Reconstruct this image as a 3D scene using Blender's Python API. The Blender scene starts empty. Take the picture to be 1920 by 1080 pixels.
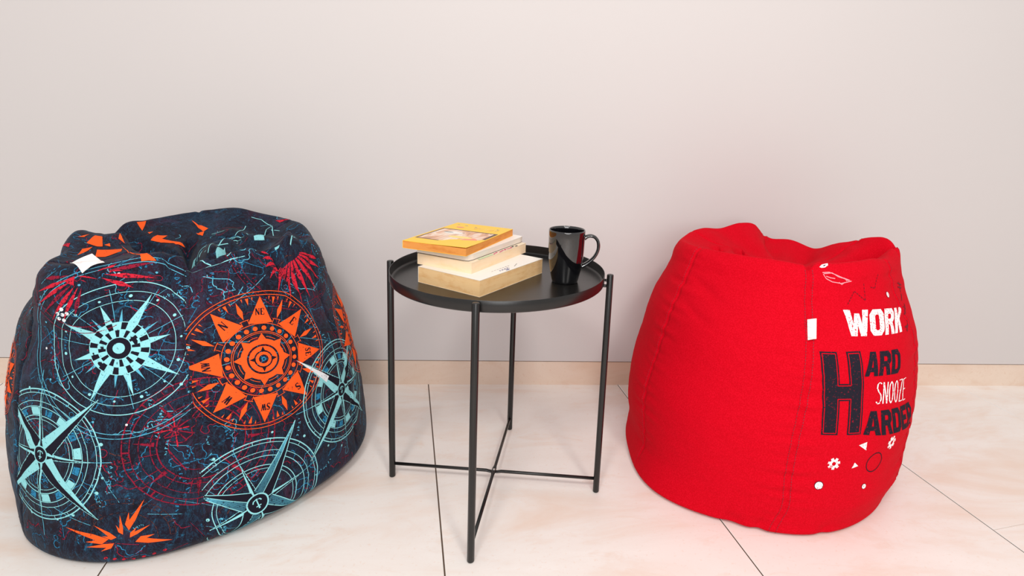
import bpy, bmesh, math, random
import numpy as np
from mathutils import Vector, Matrix, geometry, noise as mnoise

scene = bpy.context.scene
COL = scene.collection
random.seed(7)

# ---------------------------------------------------------------- camera
CAM_POS = (0.0244, -1.2234, 0.8643); YAW, PITCH, ROLL = -0.1126, 0.1980, 0.0546
FOCAL_PX = 1081.16; PP = (1080.15, 430.15)          # principal point of the cropped frame
fw = Vector((-math.sin(YAW)*math.cos(PITCH), math.cos(YAW)*math.cos(PITCH), -math.sin(PITCH)))
r0 = Vector((math.cos(YAW), math.sin(YAW), 0)); u0 = r0.cross(fw)
rr = r0*math.cos(ROLL) + u0*math.sin(ROLL); uu = u0*math.cos(ROLL) - r0*math.sin(ROLL)
cam_d = bpy.data.cameras.new('camera'); cam = bpy.data.objects.new('camera', cam_d); COL.objects.link(cam)
cam.matrix_world = Matrix(((rr.x, uu.x, -fw.x, CAM_POS[0]), (rr.y, uu.y, -fw.y, CAM_POS[1]),
                           (rr.z, uu.z, -fw.z, CAM_POS[2]), (0, 0, 0, 1)))
cam_d.sensor_fit = 'HORIZONTAL'; cam_d.sensor_width = 36.0; cam_d.lens = FOCAL_PX/1920*36.0
cam_d.shift_x = (960 - PP[0])/1920; cam_d.shift_y = (PP[1] - 540)/1920
cam_d.clip_start = .02
scene.camera = cam

# ---------------------------------------------------------------- light
world = bpy.data.worlds.new('room_ambience'); scene.world = world; world.use_nodes = True
wn = world.node_tree; wb = wn.nodes['Background']
wb.inputs[0].default_value = (1.0, .975, .955, 1); wb.inputs[1].default_value = .72

def area(name, loc, target, size, power, color):
    l = bpy.data.lights.new(name, 'AREA'); l.shape = 'DISK'; l.size = size; l.energy = power; l.color = color
    o = bpy.data.objects.new(name, l); COL.objects.link(o); o.location = loc
    o.rotation_euler = (Vector(target) - Vector(loc)).to_track_quat('-Z', 'Y').to_euler()
    return o
area('ceiling_light', (-.60, -2.2, 2.65), (-.2, .1, 0), .45, 24, (1, .97, .945))
area('ceiling_light', (.85, -2.2, 2.65), (.4, .1, 0), .45, 24, (1, .955, .90))
area('ceiling_light', (.1, -1.2, 2.7), (.1, -.5, 0), .9, 6, (1, .985, .97))
area('front_fill', (.12, -2.35, 1.05), (.1, .5, .15), 1.2, 17, (1, .995, .995))  # added soft fill from behind the camera, brightens low wall and bag fronts

vs = scene.view_settings
scene.display_settings.display_device = 'sRGB'
vs.view_transform = 'Standard'; vs.look = 'None'; vs.gamma = 1.0; vs.use_curve_mapping = False
vs.exposure = 0.0

# ---------------------------------------------------------------- helpers
def lin(r, g, b):
    f = lambda c: (c/255/12.92) if c/255 <= .04045 else ((c/255 + .055)/1.055)**2.4
    return (f(r), f(g), f(b), 1.0)

class NT:
    """small wrapper for building node materials"""
    def __init__(self, name, rough=.6, spec=.5, metallic=0):
        self.m = bpy.data.materials.new(name); self.m.use_nodes = True; self.t = self.m.node_tree
        self.b = self.t.nodes['Principled BSDF']
        self.b.inputs['Roughness'].default_value = rough; self.b.inputs['Specular IOR Level'].default_value = spec
        self.b.inputs['Metallic'].default_value = metallic
    def n(self, kind, **kw):
        x = self.t.nodes.new(kind)
        for k, v in kw.items(): setattr(x, k, v)
        return x
    def l(self, a, b): self.t.links.new(a, b)
    def coord(self, scale=(1, 1, 1), rot=(0, 0, 0), out='Object'):
        c = self.n('ShaderNodeTexCoord'); mp = self.n('ShaderNodeMapping')
        mp.inputs['Scale'].default_value = scale; mp.inputs['Rotation'].default_value = rot
        self.l(c.outputs[out], mp.inputs[0]); return mp.outputs[0]
    def noise(self, vec, scale, detail=4, rough=.55, dist=0):
        x = self.n('ShaderNodeTexNoise'); x.inputs['Scale'].default_value = scale; x.inputs['Detail'].default_value = detail
        x.inputs['Roughness'].default_value = rough; x.inputs['Distortion'].default_value = dist
        self.l(vec, x.inputs['Vector']); return x.outputs['Fac']
    def ramp(self, fac, stops, interp='LINEAR'):
        x = self.n('ShaderNodeValToRGB'); x.color_ramp.interpolation = interp; e = x.color_ramp.elements
        while len(e) < len(stops): e.new(.5)
        for k, (p, c) in enumerate(stops):
            e[k].position = p; e[k].color = c if len(c) == 4 else (*c, 1)
        self.l(fac, x.inputs[0]); return x.outputs[0]
    def mix(self, fac, a, b, mode='MIX'):
        x = self.n('ShaderNodeMix', data_type='RGBA', blend_type=mode)
        for sock, v in ((x.inputs[0], fac), (x.inputs[6], a), (x.inputs[7], b)):
            if isinstance(v, (int, float)): sock.default_value = v
            elif isinstance(v, tuple): sock.default_value = v
            else: self.l(v, sock)
        return x.outputs[2]
    def color(self, c):
        if isinstance(c, tuple): self.b.inputs['Base Color'].default_value = c
        else: self.l(c, self.b.inputs['Base Color'])
    def bump(self, h, strength, dist=.001):
        x = self.n('ShaderNodeBump'); x.inputs['Strength'].default_value = strength; x.inputs['Distance'].default_value = dist
        self.l(h, x.inputs['Height']); self.l(x.outputs[0], self.b.inputs['Normal'])

def link(name, me, parent=None, mats=()):
    o = bpy.data.objects.new(name, me); COL.objects.link(o)
    for m in mats: me.materials.append(m)
    if parent: o.parent = parent
    return o
def smooth(me, on=True): me.polygons.foreach_set('use_smooth', [on]*len(me.polygons))
def from_bm(name, bm, parent=None, mats=(), sm=False, bevel=0, segs=2):
    bmesh.ops.recalc_face_normals(bm, faces=bm.faces)
    me = bpy.data.meshes.new(name); bm.to_mesh(me); bm.free()
    if sm: smooth(me)
    o = link(name, me, parent, mats)
    if bevel:
        md = o.modifiers.new('bevel', 'BEVEL'); md.width = bevel; md.segments = segs; md.limit_method = 'ANGLE'
    return o
def auto_smooth(o, deg=35):
    me = o.data; bm = bmesh.new(); bm.from_mesh(me)
    for e in bm.edges:
        if len(e.link_faces) == 2 and e.calc_face_angle() > math.radians(deg): e.smooth = False
    for f in bm.faces: f.smooth = True
    bm.to_mesh(me); bm.free()
def box(bm, x0, x1, y0, y1, z0, z1, mat=0):
    v = [bm.verts.new(p) for p in ((x0,y0,z0),(x1,y0,z0),(x1,y1,z0),(x0,y1,z0),(x0,y0,z1),(x1,y0,z1),(x1,y1,z1),(x0,y1,z1))]
    for f in ((0,3,2,1),(4,5,6,7),(0,1,5,4),(1,2,6,5),(2,3,7,6),(3,0,4,7)):
        bm.faces.new([v[i] for i in f]).material_index = mat
def lathe(bm, prof, seg=64, mat=0):
    """prof: list of (radius, z); closes on the axis where radius is 0"""
    rings = []
    for r, z in prof:
        if r < 1e-6: rings.append([bm.verts.new((0, 0, z))])
        else: rings.append([bm.verts.new((r*math.cos(2*math.pi*k/seg), r*math.sin(2*math.pi*k/seg), z)) for k in range(seg)])
    for a, b in zip(rings[:-1], rings[1:]):
        for k in range(seg):
            k2 = (k+1) % seg
            if len(a) == 1 and len(b) > 1: f = bm.faces.new((a[0], b[k], b[k2]))
            elif len(b) == 1 and len(a) > 1: f = bm.faces.new((a[k], a[k2], b[0]))
            elif len(a) > 1: f = bm.faces.new((a[k], a[k2], b[k2], b[k]))
            else: continue
            f.material_index = mat
def tube(bm, pts, rad, seg=16, cap=True):
    """rad: number or list; sweeps a circle along pts"""
    pts = [Vector(p) for p in pts]; rings = []; up = None
    for i, p in enumerate(pts):
        t = (pts[min(i+1, len(pts)-1)] - pts[max(i-1, 0)]).normalized()
        if up is None: up = Vector((0, 0, 1)) if abs(t.z) < .9 else Vector((1, 0, 0))
        a = (up - t*up.dot(t)).normalized(); b = t.cross(a); up = a
        r = rad[i] if isinstance(rad, (list, tuple)) else rad
        ra, rb = r if isinstance(r, (list, tuple)) else (r, r)
        rings.append([bm.verts.new(p + a*ra*math.cos(2*math.pi*k/seg) + b*rb*math.sin(2*math.pi*k/seg)) for k in range(seg)])
    for a, b in zip(rings[:-1], rings[1:]):
        for k in range(seg): bm.faces.new((a[k], a[(k+1) % seg], b[(k+1) % seg], b[k]))
    if cap: bm.faces.new(rings[0][::-1]); bm.faces.new(rings[-1])
def thing(name, loc, label, cat, rotz=0, group=None):
    o = bpy.data.objects.new(name, None); COL.objects.link(o); o.empty_display_size = .05
    o.location = loc; o.rotation_euler = (0, 0, rotz); o['label'] = label; o['category'] = cat
    if group: o['group'] = group
    return o
def struct(o): o['kind'] = 'structure'; return o
# ---------- bean bag surfaces: a loft of rings with a sunken, folded top ----------
def _cr(x, y, xq):
    """cubic hermite through (x, y[k]) ; y may be (n, m)"""
    x = np.asarray(x, float); y = np.asarray(y, float)
    m = np.gradient(y, x, axis=0)
    i = np.clip(np.searchsorted(x, xq, side='right') - 1, 0, len(x) - 2)
    h = x[i + 1] - x[i]; t = (xq - x[i]) / h
    if y.ndim > 1: h = h[:, None]; t = t[:, None]
    return ((2*t**3 - 3*t**2 + 1)*y[i] + (t**3 - 2*t**2 + t)*h*m[i]
            + (-2*t**3 + 3*t**2)*y[i+1] + (t**3 - t**2)*h*m[i+1])

def periodic(table, th):
    """table of (degrees, value) -> smooth periodic interpolation at th (radians)"""
    a = np.array(sorted(table), float)
    x = np.concatenate([a[:, 0] - 360, a[:, 0], a[:, 0] + 360]); y = np.tile(a[:, 1], 3)
    return _cr(x, y, (np.degrees(th) + 180) % 360 - 180)

def vnoise(x, y, z, seed=0):
    """cheap smooth value noise in [-1, 1] from summed sines"""
    r = np.random.RandomState(seed); o = np.zeros_like(x)
    for k in range(7):
        d = r.normal(size=3); d /= np.linalg.norm(d); f = r.uniform(.6, 1.7)
        o += np.sin((x*d[0] + y*d[1] + z*d[2])*f*6.283 + r.uniform(0, 6.28))
    return o / 4.0

def seg_dist(px, py, poly):
    """distance to a polyline, and the signed side (left positive)"""
    best = np.full(px.shape, 1e9); side = np.zeros(px.shape)
    for (ax, ay), (bx, by) in zip(poly[:-1], poly[1:]):
        dx, dy = bx - ax, by - ay; L2 = dx*dx + dy*dy
        t = np.clip(((px - ax)*dx + (py - ay)*dy) / L2, 0, 1)
        ex, ey = px - ax - t*dx, py - ay - t*dy
        dd = np.hypot(ex, ey); s = np.sign(dx*ey - dy*ex)
        m = dd < best
        best = np.where(m, dd, best); side = np.where(m, s, side)
    return best, side

class Bag:
    NT = 600
    def __init__(self, sp):
        self.sp = sp; nt = self.NT
        cx, cy = sp['center']; self.cx, self.cy = cx, cy
        th = np.arange(nt) * 2*np.pi/nt - np.pi; self.th = th
        one = np.ones(nt)
        Hc = periodic(sp['crest_z'], th); rc = periodic(sp['crest_r'], th)
        bowl = periodic(sp['bowl'], th)
        rows = []   # (radius, z, dx, dy, parameter)
        par = [0.0]; rows.append((0*one, 0*one, 0, 0))
        r0 = sp['r'][0]
        rows.append((.5*r0*one, 0*one, 0, 0))
        for k, h in enumerate(sp['h']):
            base = periodic(sp['base_ripple'], th) * max(0, 1 - h/.16)**2 if 'base_ripple' in sp else 0
            rows.append((sp['r'][k]*one + base, h*one, sp['dx'][k], sp['dy'][k]))
        ux, uy = sp['top_shift']
        rt = sp['r_top']
        rows.append((rc*.35 + .65*(rc + .022), Hc - .052, ux, uy))
        rows.append((rc + .004, Hc - .018, ux, uy))
        rows.append((rc - .012, Hc - .001, ux, uy))
        rows.append((rc - .034, Hc - .006 - .10*bowl, ux, uy))
        rows.append((rc*.66, Hc - .014 - .62*bowl, ux, uy))
        rows.append((rc*.36, .5*(Hc - .012 - bowl) + .5*sp['bottom_z'], ux, uy))
        rows.append((0*one, sp['bottom_z']*one, ux, uy))
        R = np.array([a[0] for a in rows]); Z = np.array([a[1] for a in rows])
        DX = np.array([a[2]*one for a in rows]); DY = np.array([a[3]*one for a in rows])
        ch = np.concatenate([[0], np.cumsum(np.hypot(np.diff(R, axis=0), np.diff(Z, axis=0)).mean(1))])
        n = [8, 12] + [max(5, int((ch[i+1]-ch[i])/.0034)) for i in range(2, len(rows)-1)]
        q = np.concatenate([np.linspace(ch[i], ch[i+1], n[i], endpoint=False) for i in range(len(rows)-1)] + [[ch[-1]]])
        self.krow = np.concatenate([[0], np.cumsum(n)])
        Rq = np.maximum(_cr(ch, R, q), 0); Zq = _cr(ch, Z, q); DXq = _cr(ch, DX, q); DYq = _cr(ch, DY, q)
        Zq[:20] = 0; Zq = np.maximum(Zq, 0.0)
        Rq[0] = 0; Rq[-1] = 0
        c, s = np.cos(th), np.sin(th)
        X = cx + DXq + Rq*c; Y = cy + DYq + Rq*s
        P = np.stack([X, Y, Zq], -1)
        # cloth undulation and seam puckers along the surface normal
        N = self._normals(P)
        side = np.clip((Zq - .015)/.05, 0, 1)
        top = np.clip((np.arange(len(q)) - self.krow[len(sp['h'])+1])/60., 0, 1)[:, None]
        dn = sp['lumps']*vnoise(X*3.2, Y*3.2, Zq*4.2, sp['seed'])*side
        dn += sp['ripple']*vnoise(X*9, Y*9, Zq*22, sp['seed']+1)*side
        dn += .35*sp['ripple']*vnoise(X*22, Y*22, Zq*48, sp['seed']+7)*side
        for deg in sp['seams']:
            d = (th - np.radians(deg) + np.pi) % (2*np.pi) - np.pi
            m = np.abs(d)[None, :]*Rq
            dn += -.0035*np.exp(-(m/.0045)**2)*side
            pk = vnoise(X*2, Y*2, Zq*30, sp['seed']+3)
            dn += sp['pucker']*pk*np.exp(-(m/.045)**2)*side
        for (deg, z, a, wt, wz, tilt) in sp['dents']:
            d = ((th - np.radians(deg) + np.pi) % (2*np.pi) - np.pi)[None, :]*.3
            dz = Zq - z - tilt*d
            dn += a*np.exp(-(d/wt)**2 - (dz/wz)**2)*(1 - top)
        P = P + N*dn[..., None]
        # folds pressed into the top
        dz = np.zeros_like(Zq)
        for (poly, a, wl, wr) in sp['folds']:
            dd, sd = seg_dist(P[..., 0], P[..., 1], poly)
            w = np.where(sd > 0, wl, wr)
            dz += a*np.exp(-(dd/w)**2)
        P[..., 2] += dz*top
        P[..., 2] = np.maximum(P[..., 2], 0)
        P[-1] = P[-1].mean(0)
        lim = sp['wall_y']                                   # the wall behind flattens the back
        P[..., 1] = np.where(P[..., 1] > lim - .02, lim - .02*np.exp(-(P[..., 1] - lim + .02)/.02), P[..., 1])
        self.P = P; self.N = self._normals(P); self.nv = len(P)
        self.area_row = np.where(np.abs(q - ch[2]) < 1e-9)[0]
    def _normals(self, P):
        dt = np.roll(P, -1, 1) - np.roll(P, 1, 1)
        dv = np.gradient(P, axis=0)
        n = np.cross(dt, dv); l = np.linalg.norm(n, axis=-1, keepdims=True)
        n = n/np.maximum(l, 1e-12)
        n[0] = (0, 0, -1); n[-1] = (0, 0, 1)
        return n
    def at(self, th, t, off=0.0):
        """surface points for angles th (radians) and row parameters t, lifted off the cloth"""
        th = np.asarray(th, float); t = np.asarray(t, float); nt = self.NT
        a = ((th + np.pi)/(2*np.pi)*nt) % nt; j = a.astype(int) % nt; fa = (a - np.floor(a))[..., None]; j2 = (j + 1) % nt
        t = np.clip(t, 0, self.nv - 1.001); i = t.astype(int); fi = (t - i)[..., None]
        def g(G): return (G[i, j]*(1-fa) + G[i, j2]*fa)*(1-fi) + (G[i+1, j]*(1-fa) + G[i+1, j2]*fa)*fi
        n = g(self.N); n /= np.linalg.norm(n, axis=-1, keepdims=True)
        return g(self.P) + n*off
    def frame(self, deg, t0):
        """local metric map: returns f(a, b) -> (theta, t) with a, b in metres (b up the cloth)"""
        th0 = np.radians(deg); tt = np.arange(self.nv - 1.0)
        col = self.at(np.full(len(tt), th0), tt)
        arc = np.concatenate([[0], np.cumsum(np.linalg.norm(np.diff(col, axis=0), axis=1))])
        s0 = np.interp(t0, tt, arc); rad = np.hypot(col[:, 0]-self.cx, col[:, 1]-self.cy)
        def f(a, b):
            t = np.interp(s0 + b, arc, tt)
            return th0 + a/np.maximum(np.interp(t, tt, rad), .05), t
        return f
LEFT = {'center': (-0.6935, 0.1275),
 'h': [0, 0.008, 0.025, 0.07, 0.14, 0.23, 0.32, 0.41],
 'r': [0.32, 0.332, 0.3407, 0.3469, 0.3459, 0.3355, 0.3195, 0.2916],
 'dx': [0.0073, 0.0072, 0.015, 0.0076, 0.0022, 0.0006, -0.0003, -0.0067],
 'dy': [-0.0067, -0.0067, -0.0067, 0.0069, 0.0105, 0.0099, 0.0089, 0.0077],
 'top_shift': (0, 0.008),
 'r_top': 0.263,
 'crest_z': [(-180, 0.5558), (-150, 0.534), (-120, 0.5411), (-90, 0.5492), (-66, 0.544), (-40, 0.548), (-15, 0.5537), (15, 0.5378), (40, 0.5508), (60, 0.5523), (75, 0.5586),
             (95, 0.5737), (108, 0.5677), (120, 0.5588), (140, 0.5449), (150, 0.5438), (157, 0.5254), (165, 0.5346)],
 'crest_r': [(-180, 0.2488), (-150, 0.227), (-120, 0.2773), (-66, 0.2268), (-20, 0.2333), (0, 0.2579), (30, 0.2425), (60, 0.2543), (90, 0.2423), (120, 0.255), (150, 0.2685)],
 'bowl': [(-180, 0.01), (-90, 0.02), (0, 0.03), (90, 0.03)],
 'bottom_z': 0.5,
 'lumps': 0.0035,
 'ripple': 0.0009,
 'pucker': 0.0012,
 'seed': 3,
 'seams': [-66, -126, -6, 54, 114, 174],
 'wall_y': 0.499,
 'dents': [],
 'folds': [([(-0.815, 0.115), (-0.775, 0.06), (-0.7, -0.02), (-0.655, -0.062)], 0.026, 0.034, 0.055),
           ([(-0.83, 0.145), (-0.772, 0.085), (-0.69, 0.008), (-0.632, -0.042)], -0.095, 0.036, 0.01),
           ([(-0.56, -0.1), (-0.535, -0.06), (-0.515, 0.0), (-0.47, 0.01)], 0.016, 0.02, 0.035),
           ([(-0.612, -0.032), (-0.572, -0.03), (-0.537, 0.02), (-0.499, 0.043), (-0.457, 0.045)], -0.075, 0.024, 0.009),
           ([(-0.625, 0.0), (-0.679, 0.07), (-0.75, 0.21)], -0.042, 0.01, 0.016), ([(-0.588, -0.01), (-0.62, 0.06), (-0.61, 0.12)], 0.042, 0.032, 0.028),
           ([(-0.66, 0.25), (-0.56, 0.2), (-0.5, 0.13)], 0.024, 0.028, 0.028), ([(-0.5, 0.2), (-0.47, 0.08), (-0.43, -0.03)], 0.022, 0.012, 0.014),
           ([(-0.458, -0.03), (-0.446, -0.058)], -0.046, 0.013, 0.013)],
 'base_ripple': [(-180, 0.0004), (-150, -0.007), (-120, 0.0105), (-90, 0.0124), (-60, -0.0112), (-30, -0.0171), (0, 0.0066), (30, 0.0041), (60, -0.0003), (90, 0.0001),
                 (120, 0.0001), (150, 0.0001)]}
RIGHT = {'center': (0.6925, 0.1303),
 'h': [0, 0.008, 0.025, 0.07, 0.14, 0.23, 0.32, 0.41],
 'r': [0.3136, 0.3315, 0.3338, 0.3391, 0.3429, 0.3447, 0.3328, 0.3165],
 'dx': [-0.0166, -0.0193, -0.0155, -0.0022, -0.0037, -0.001, 0.0082, 0.0115],
 'dy': [0.001, 0.001, 0.001, -0.0005, 0.0002, -0.0004, -0.001, -0.0009],
 'top_shift': (0.013, 0),
 'r_top': 0.285,
 'crest_z': [(-180, 0.5704), (-150, 0.5778), (-120, 0.5781), (-104, 0.572), (-90, 0.58), (-60, 0.5859), (-30, 0.5789), (-12, 0.5919), (0, 0.5984), (15, 0.5754), (30, 0.5504),
             (45, 0.5232), (60, 0.5377), (74, 0.5365), (84, 0.5731), (95, 0.5791), (110, 0.5626), (125, 0.5642), (150, 0.557)],
 'crest_r': [(-180, 0.2644), (-150, 0.2484), (-120, 0.2397), (-90, 0.2347), (-60, 0.2323), (-20, 0.259), (0, 0.2897), (30, 0.2451), (60, 0.2893), (90, 0.2532), (120, 0.2617),
             (150, 0.2626)],
 'bowl': [(-180, 0.02), (-120, 0.05), (-60, 0.07), (0, 0.05), (90, 0.02), (140, 0.01)],
 'bottom_z': 0.5,
 'lumps': 0.0042,
 'ripple': 0.0006,
 'pucker': 0.003,
 'seed': 11,
 'seams': [-164.5, -103, -44, 16, 76, 136],
 'wall_y': 0.499,
 'dents': [(-150, 0.49, -0.006, 0.05, 0.012, -0.25), (-152, 0.44, -0.004, 0.06, 0.01, -0.3), (-88, 0.5, -0.005, 0.08, 0.014, 0.1), (-100, 0.46, -0.003, 0.06, 0.01, 0.0),
           (-70, 0.545, -0.004, 0.05, 0.01, 0.2), (-120, 0.53, 0.004, 0.06, 0.03, 0.1), (-98, 0.2, -0.002, 0.04, 0.007, 0.0), (-106, 0.24, -0.002, 0.05, 0.007, 0.1),
           (-96, 0.33, -0.002, 0.04, 0.008, 0.0), (-112, 0.4, -0.0025, 0.06, 0.008, 0.15), (-108, 0.02, -0.006, 0.012, 0.02, 0.0), (-118, 0.015, -0.005, 0.02, 0.015, 0.0),
           (-84, 0.016, -0.004, 0.012, 0.014, 0.0)],
 'folds': [([(0.59, 0.035), (0.655, 0.005), (0.7, -0.012), (0.76, 0.005), (0.85, 0.038), (0.945, 0.078)], -0.065, 0.05, 0.011),
           ([(0.64, 0.21), (0.622, 0.116), (0.602, 0.045)], -0.026, 0.005, 0.024), ([(0.568, 0.2), (0.546, 0.106), (0.531, 0.045)], -0.022, 0.005, 0.02),
           ([(0.6, 0.22), (0.585, 0.13), (0.565, 0.06)], 0.012, 0.018, 0.018), ([(0.515, 0.048), (0.535, 0.052)], -0.014, 0.008, 0.006),
           ([(0.673, -0.028), (0.658, -0.085)], -0.024, 0.006, 0.007), ([(0.69, -0.03), (0.68, -0.08)], 0.006, 0.008, 0.008),
           ([(0.925, 0.1), (0.965, 0.065)], -0.034, 0.028, 0.014)],
 'base_ripple': [(-180, -0.0064), (-150, 0.0177), (-120, -0.0028), (-90, 0.0016), (-60, -0.0019), (-30, -0.0024), (0, 0.0001), (30, -0.0), (60, -0.0), (90, -0.0), (120, 0.0002),
                 (150, -0.0012)]}
LQ = {'orange': [[(-0.2082, -0.0401), (-0.2019, -0.0143), (-0.1998, -0.0342)], [(-0.1816, -0.0546), (-0.188, -0.0186), (-0.1682, -0.026), (-0.1478, -0.0586), (-0.1578, -0.0598)], [(-0.1506, -0.0715), (-0.1006, -0.0719), (-0.0922, -0.0882), (-0.1102, -0.1089), (-0.1293, -0.1095)], [(-0.1605, -0.1134), (-0.1743, -0.0791), (-0.1646, -0.0636), (-0.162, -0.0844)], [(-0.1137, -0.0527), (0.0353, -0.2165), (0.0519, -0.2205), (0.0315, -0.2305), (-0.0469, -0.1218)], [(-0.1481, -0.0529), (-0.1406, -0.0471), (-0.1328, -0.0576)], [(-0.1319, -0.0321), (-0.1404, -0.0131), (-0.1122, -0.0446)], [(-0.2016, 0.1467), (-0.1902, 0.1646), (-0.1737, 0.1186)], [(-0.1367, 0.086), (-0.1382, 0.1144), (-0.1189, 0.1214), (-0.1199, 0.1001), (-0.0644, 0.0904), (-0.1102, 0.079)], [(0.0372, -0.1984), (0.0459, -0.1972), (0.054, -0.1927)], [(-0.1602, 0.1162), (-0.1549, 0.1287), (-0.1527, 0.1092)], [(-0.0956, 0.1875), (-0.0372, 0.1489), (-0.0437, 0.1372)], [(-0.0612, 0.1366), (-0.0416, 0.137), (-0.0373, 0.1196)], [(-0.0969, 0.0932), (-0.0644, 0.0906), (-0.0785, 0.0796)]], 'red': [[(-106.7, 176.6), (-103.3, 178.9), (-102.67, 174.0), (-104.41, 174.9)], [(-100.93, 176.7), (-98.68, 175.3), (-99.84, 176.4)], [(-102.75, 178.9), (-95.38, 176.5), (-99.21, 178.6)]], 'redtop': [[(-0.2296, -0.0541), (-0.2028, -0.0693), (-0.1965, -0.0836)], [(-0.034, -0.2575), (-0.0036, -0.2425), (-0.0066, -0.2471)], [(-0.0109, -0.2543), (0.0094, -0.2478), (-0.0097, -0.2514)], [(0.2138, -0.0585), (0.2199, -0.0548), (0.2292, -0.0518), (0.2341, -0.0518), (0.226, -0.0582)], [(0.2152, -0.0633), (0.2348, -0.0545), (0.2363, -0.0544), (0.2175, -0.0654)], [(0.2182, -0.068), (0.2368, -0.0564), (0.236, -0.06), (0.2203, -0.0697)], [(0.239, -0.0523), (0.2496, -0.0431), (0.2436, -0.0517)], [(0.1009, 0.2073), (0.1369, 0.2068), (0.1161, 0.1945)]], 'cyan': [[(0.0575, -0.0729), (0.0805, -0.1083), (0.1425, -0.1623), (0.1367, -0.1707), (0.1188, -0.175)], [(0.11, -0.1241), (0.0952, -0.0544), (0.1462, -0.1555), (0.136, -0.1624)], [(0.0973, 0.0847), (0.1152, 0.0953), (0.1293, 0.0668), (0.1043, 0.0716)], [(0.0979, -0.0088), (0.1026, 0.002), (0.1723, -0.1199), (0.1666, -0.1267)], [(0.1985, -0.0509), (0.2103, -0.0533), (0.2097, -0.0569), (0.2024, -0.0571)]], 'lines': [[(0.0613, -0.0806), (0.0687, -0.0716), (-0.0163, 0.121), (0.0108, 0.1267)], [(0.084, -0.1117), (0.0943, -0.107), (0.0812, -0.0227)], [(0.0986, -0.1276), (0.0865, -0.0643), (0.0942, -0.0367)], [(0.0529, -0.0725), (0.1071, -0.1766), (0.1187, -0.1825), (0.1289, -0.1816)], [(0.0888, -0.2029), (-0.0445, 0.0697), (0.0533, -0.0722)], [(0.0465, 0.1033), (0.0479, 0.1228), (0.0378, 0.1782)], [(0.1068, 0.0962), (0.0937, 0.1656), (0.1024, 0.1808)], [(0.1033, 0.1784), (0.1293, 0.1184), (0.1992, -0.053)], [(0.1069, 0.1635), (0.1359, 0.1411), (0.2212, -0.0425)], [(0.091, -0.2086), (0.1216, -0.1938), (0.1445, -0.1756), (0.1739, -0.1394)], [(0.0913, -0.2058), (0.1204, -0.1904), (0.1433, -0.1723), (0.1652, -0.1494)], [(0.1386, -0.1757), (0.1513, -0.1748), (0.163, -0.1694)], [(0.0387, 0.2119), (0.0649, 0.2084), (0.1002, 0.1812)], [(0.2305, -0.0504), (0.2222, 0.0032), (0.194, 0.1149)], [(0.0979, -0.0088), (0.0678, 0.1128), (0.0888, 0.1012)], [(0.1483, -0.1575), (0.1501, -0.1536), (0.1509, -0.1446)]], 'coast': [[(-68.14, 170.5), (-65.89, 170.6), (-64.66, 169.4), (-64.06, 166.3)], [(-59.83, 174.8), (-55.93, 172.1), (-49.36, 169.1), (-47.42, 166.6), (-48.24, 164.5), (-47.26, 162.4), (-53.13, 162.3)], [(-43.85, 163.4), (-46.61, 159.6)], [(-20.58, 165.3), (-16.64, 155.7), (-10.01, 150.9), (-5.51, 154.1)]], 'pinkrays': [[(-109.95, 173.7), (-108.59, 175.4)], [(-113.78, 175.9), (-110.06, 180.2)]], 'tag': [(-109.62, 187.3), (-148.24, 194.2), (-94.79, 183.6), (-100.6, 179.2)], 'tagxyz': [[-0.7802, -0.1081, 0.5417], [-0.8504, 0.0385, 0.5264], [-0.7149, -0.1174, 0.5468], [-0.7438, -0.1331, 0.5303]], 'flower': [(-106.14, 157.8), (-107.73, 155.1), (-105.81, 154.3), (-104.5, 158.6), (-106.4, 161.2), (-108.03, 158.3)], 'c': {'c1': (-86.4, 139.2), 'c2': (-42.88, 122.5), 'c3': (-12.34, 82.1), 'c4': (-112.74, 80.0), 'c5': (-50.98, 39.8), 'c6': (-64.26, 84.7), 'c7': (-87.71, 37.3), 'c8': (16.8, 108.0), 'c9': (-15.59, 179.3), 'c10': (-99.29, 180.1)}, 'words': [(-67.13, 163.5), (-66.54, 123.3), (-108.24, 126.9), (-111.32, 140.1), (-68.49, 78.8), (-56.9, 84.1), (-61.98, 71.4), (-70.03, 65.8), (-17.08, 130.2), (-14.8, 117.7), (-34.61, 75.2), (-77.83, 113.1), (-81.43, 119.2), (-93.45, 61.9), (-89.29, 70.7), (-57.03, 166.8), (3.66, 137.8), (-75.18, 99.9), (-61.35, 32.8), (-73.32, 48.0)], 'dots': [(-91.37, 89.8), (-90.99, 72.0), (-93.0, 63.7), (-100.93, 50.7), (-106.64, 46.8), (-117.45, 46.3), (-118.82, 114.0), (-43.97, 78.9), (-33.13, 68.0), (-26.76, 63.2), (-61.85, 74.0), (-65.37, 39.5), (-65.28, 136.9), (-68.67, 118.3), (-24.74, 81.4), (-16.67, 46.0), (-23.8, 53.0)]}
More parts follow.
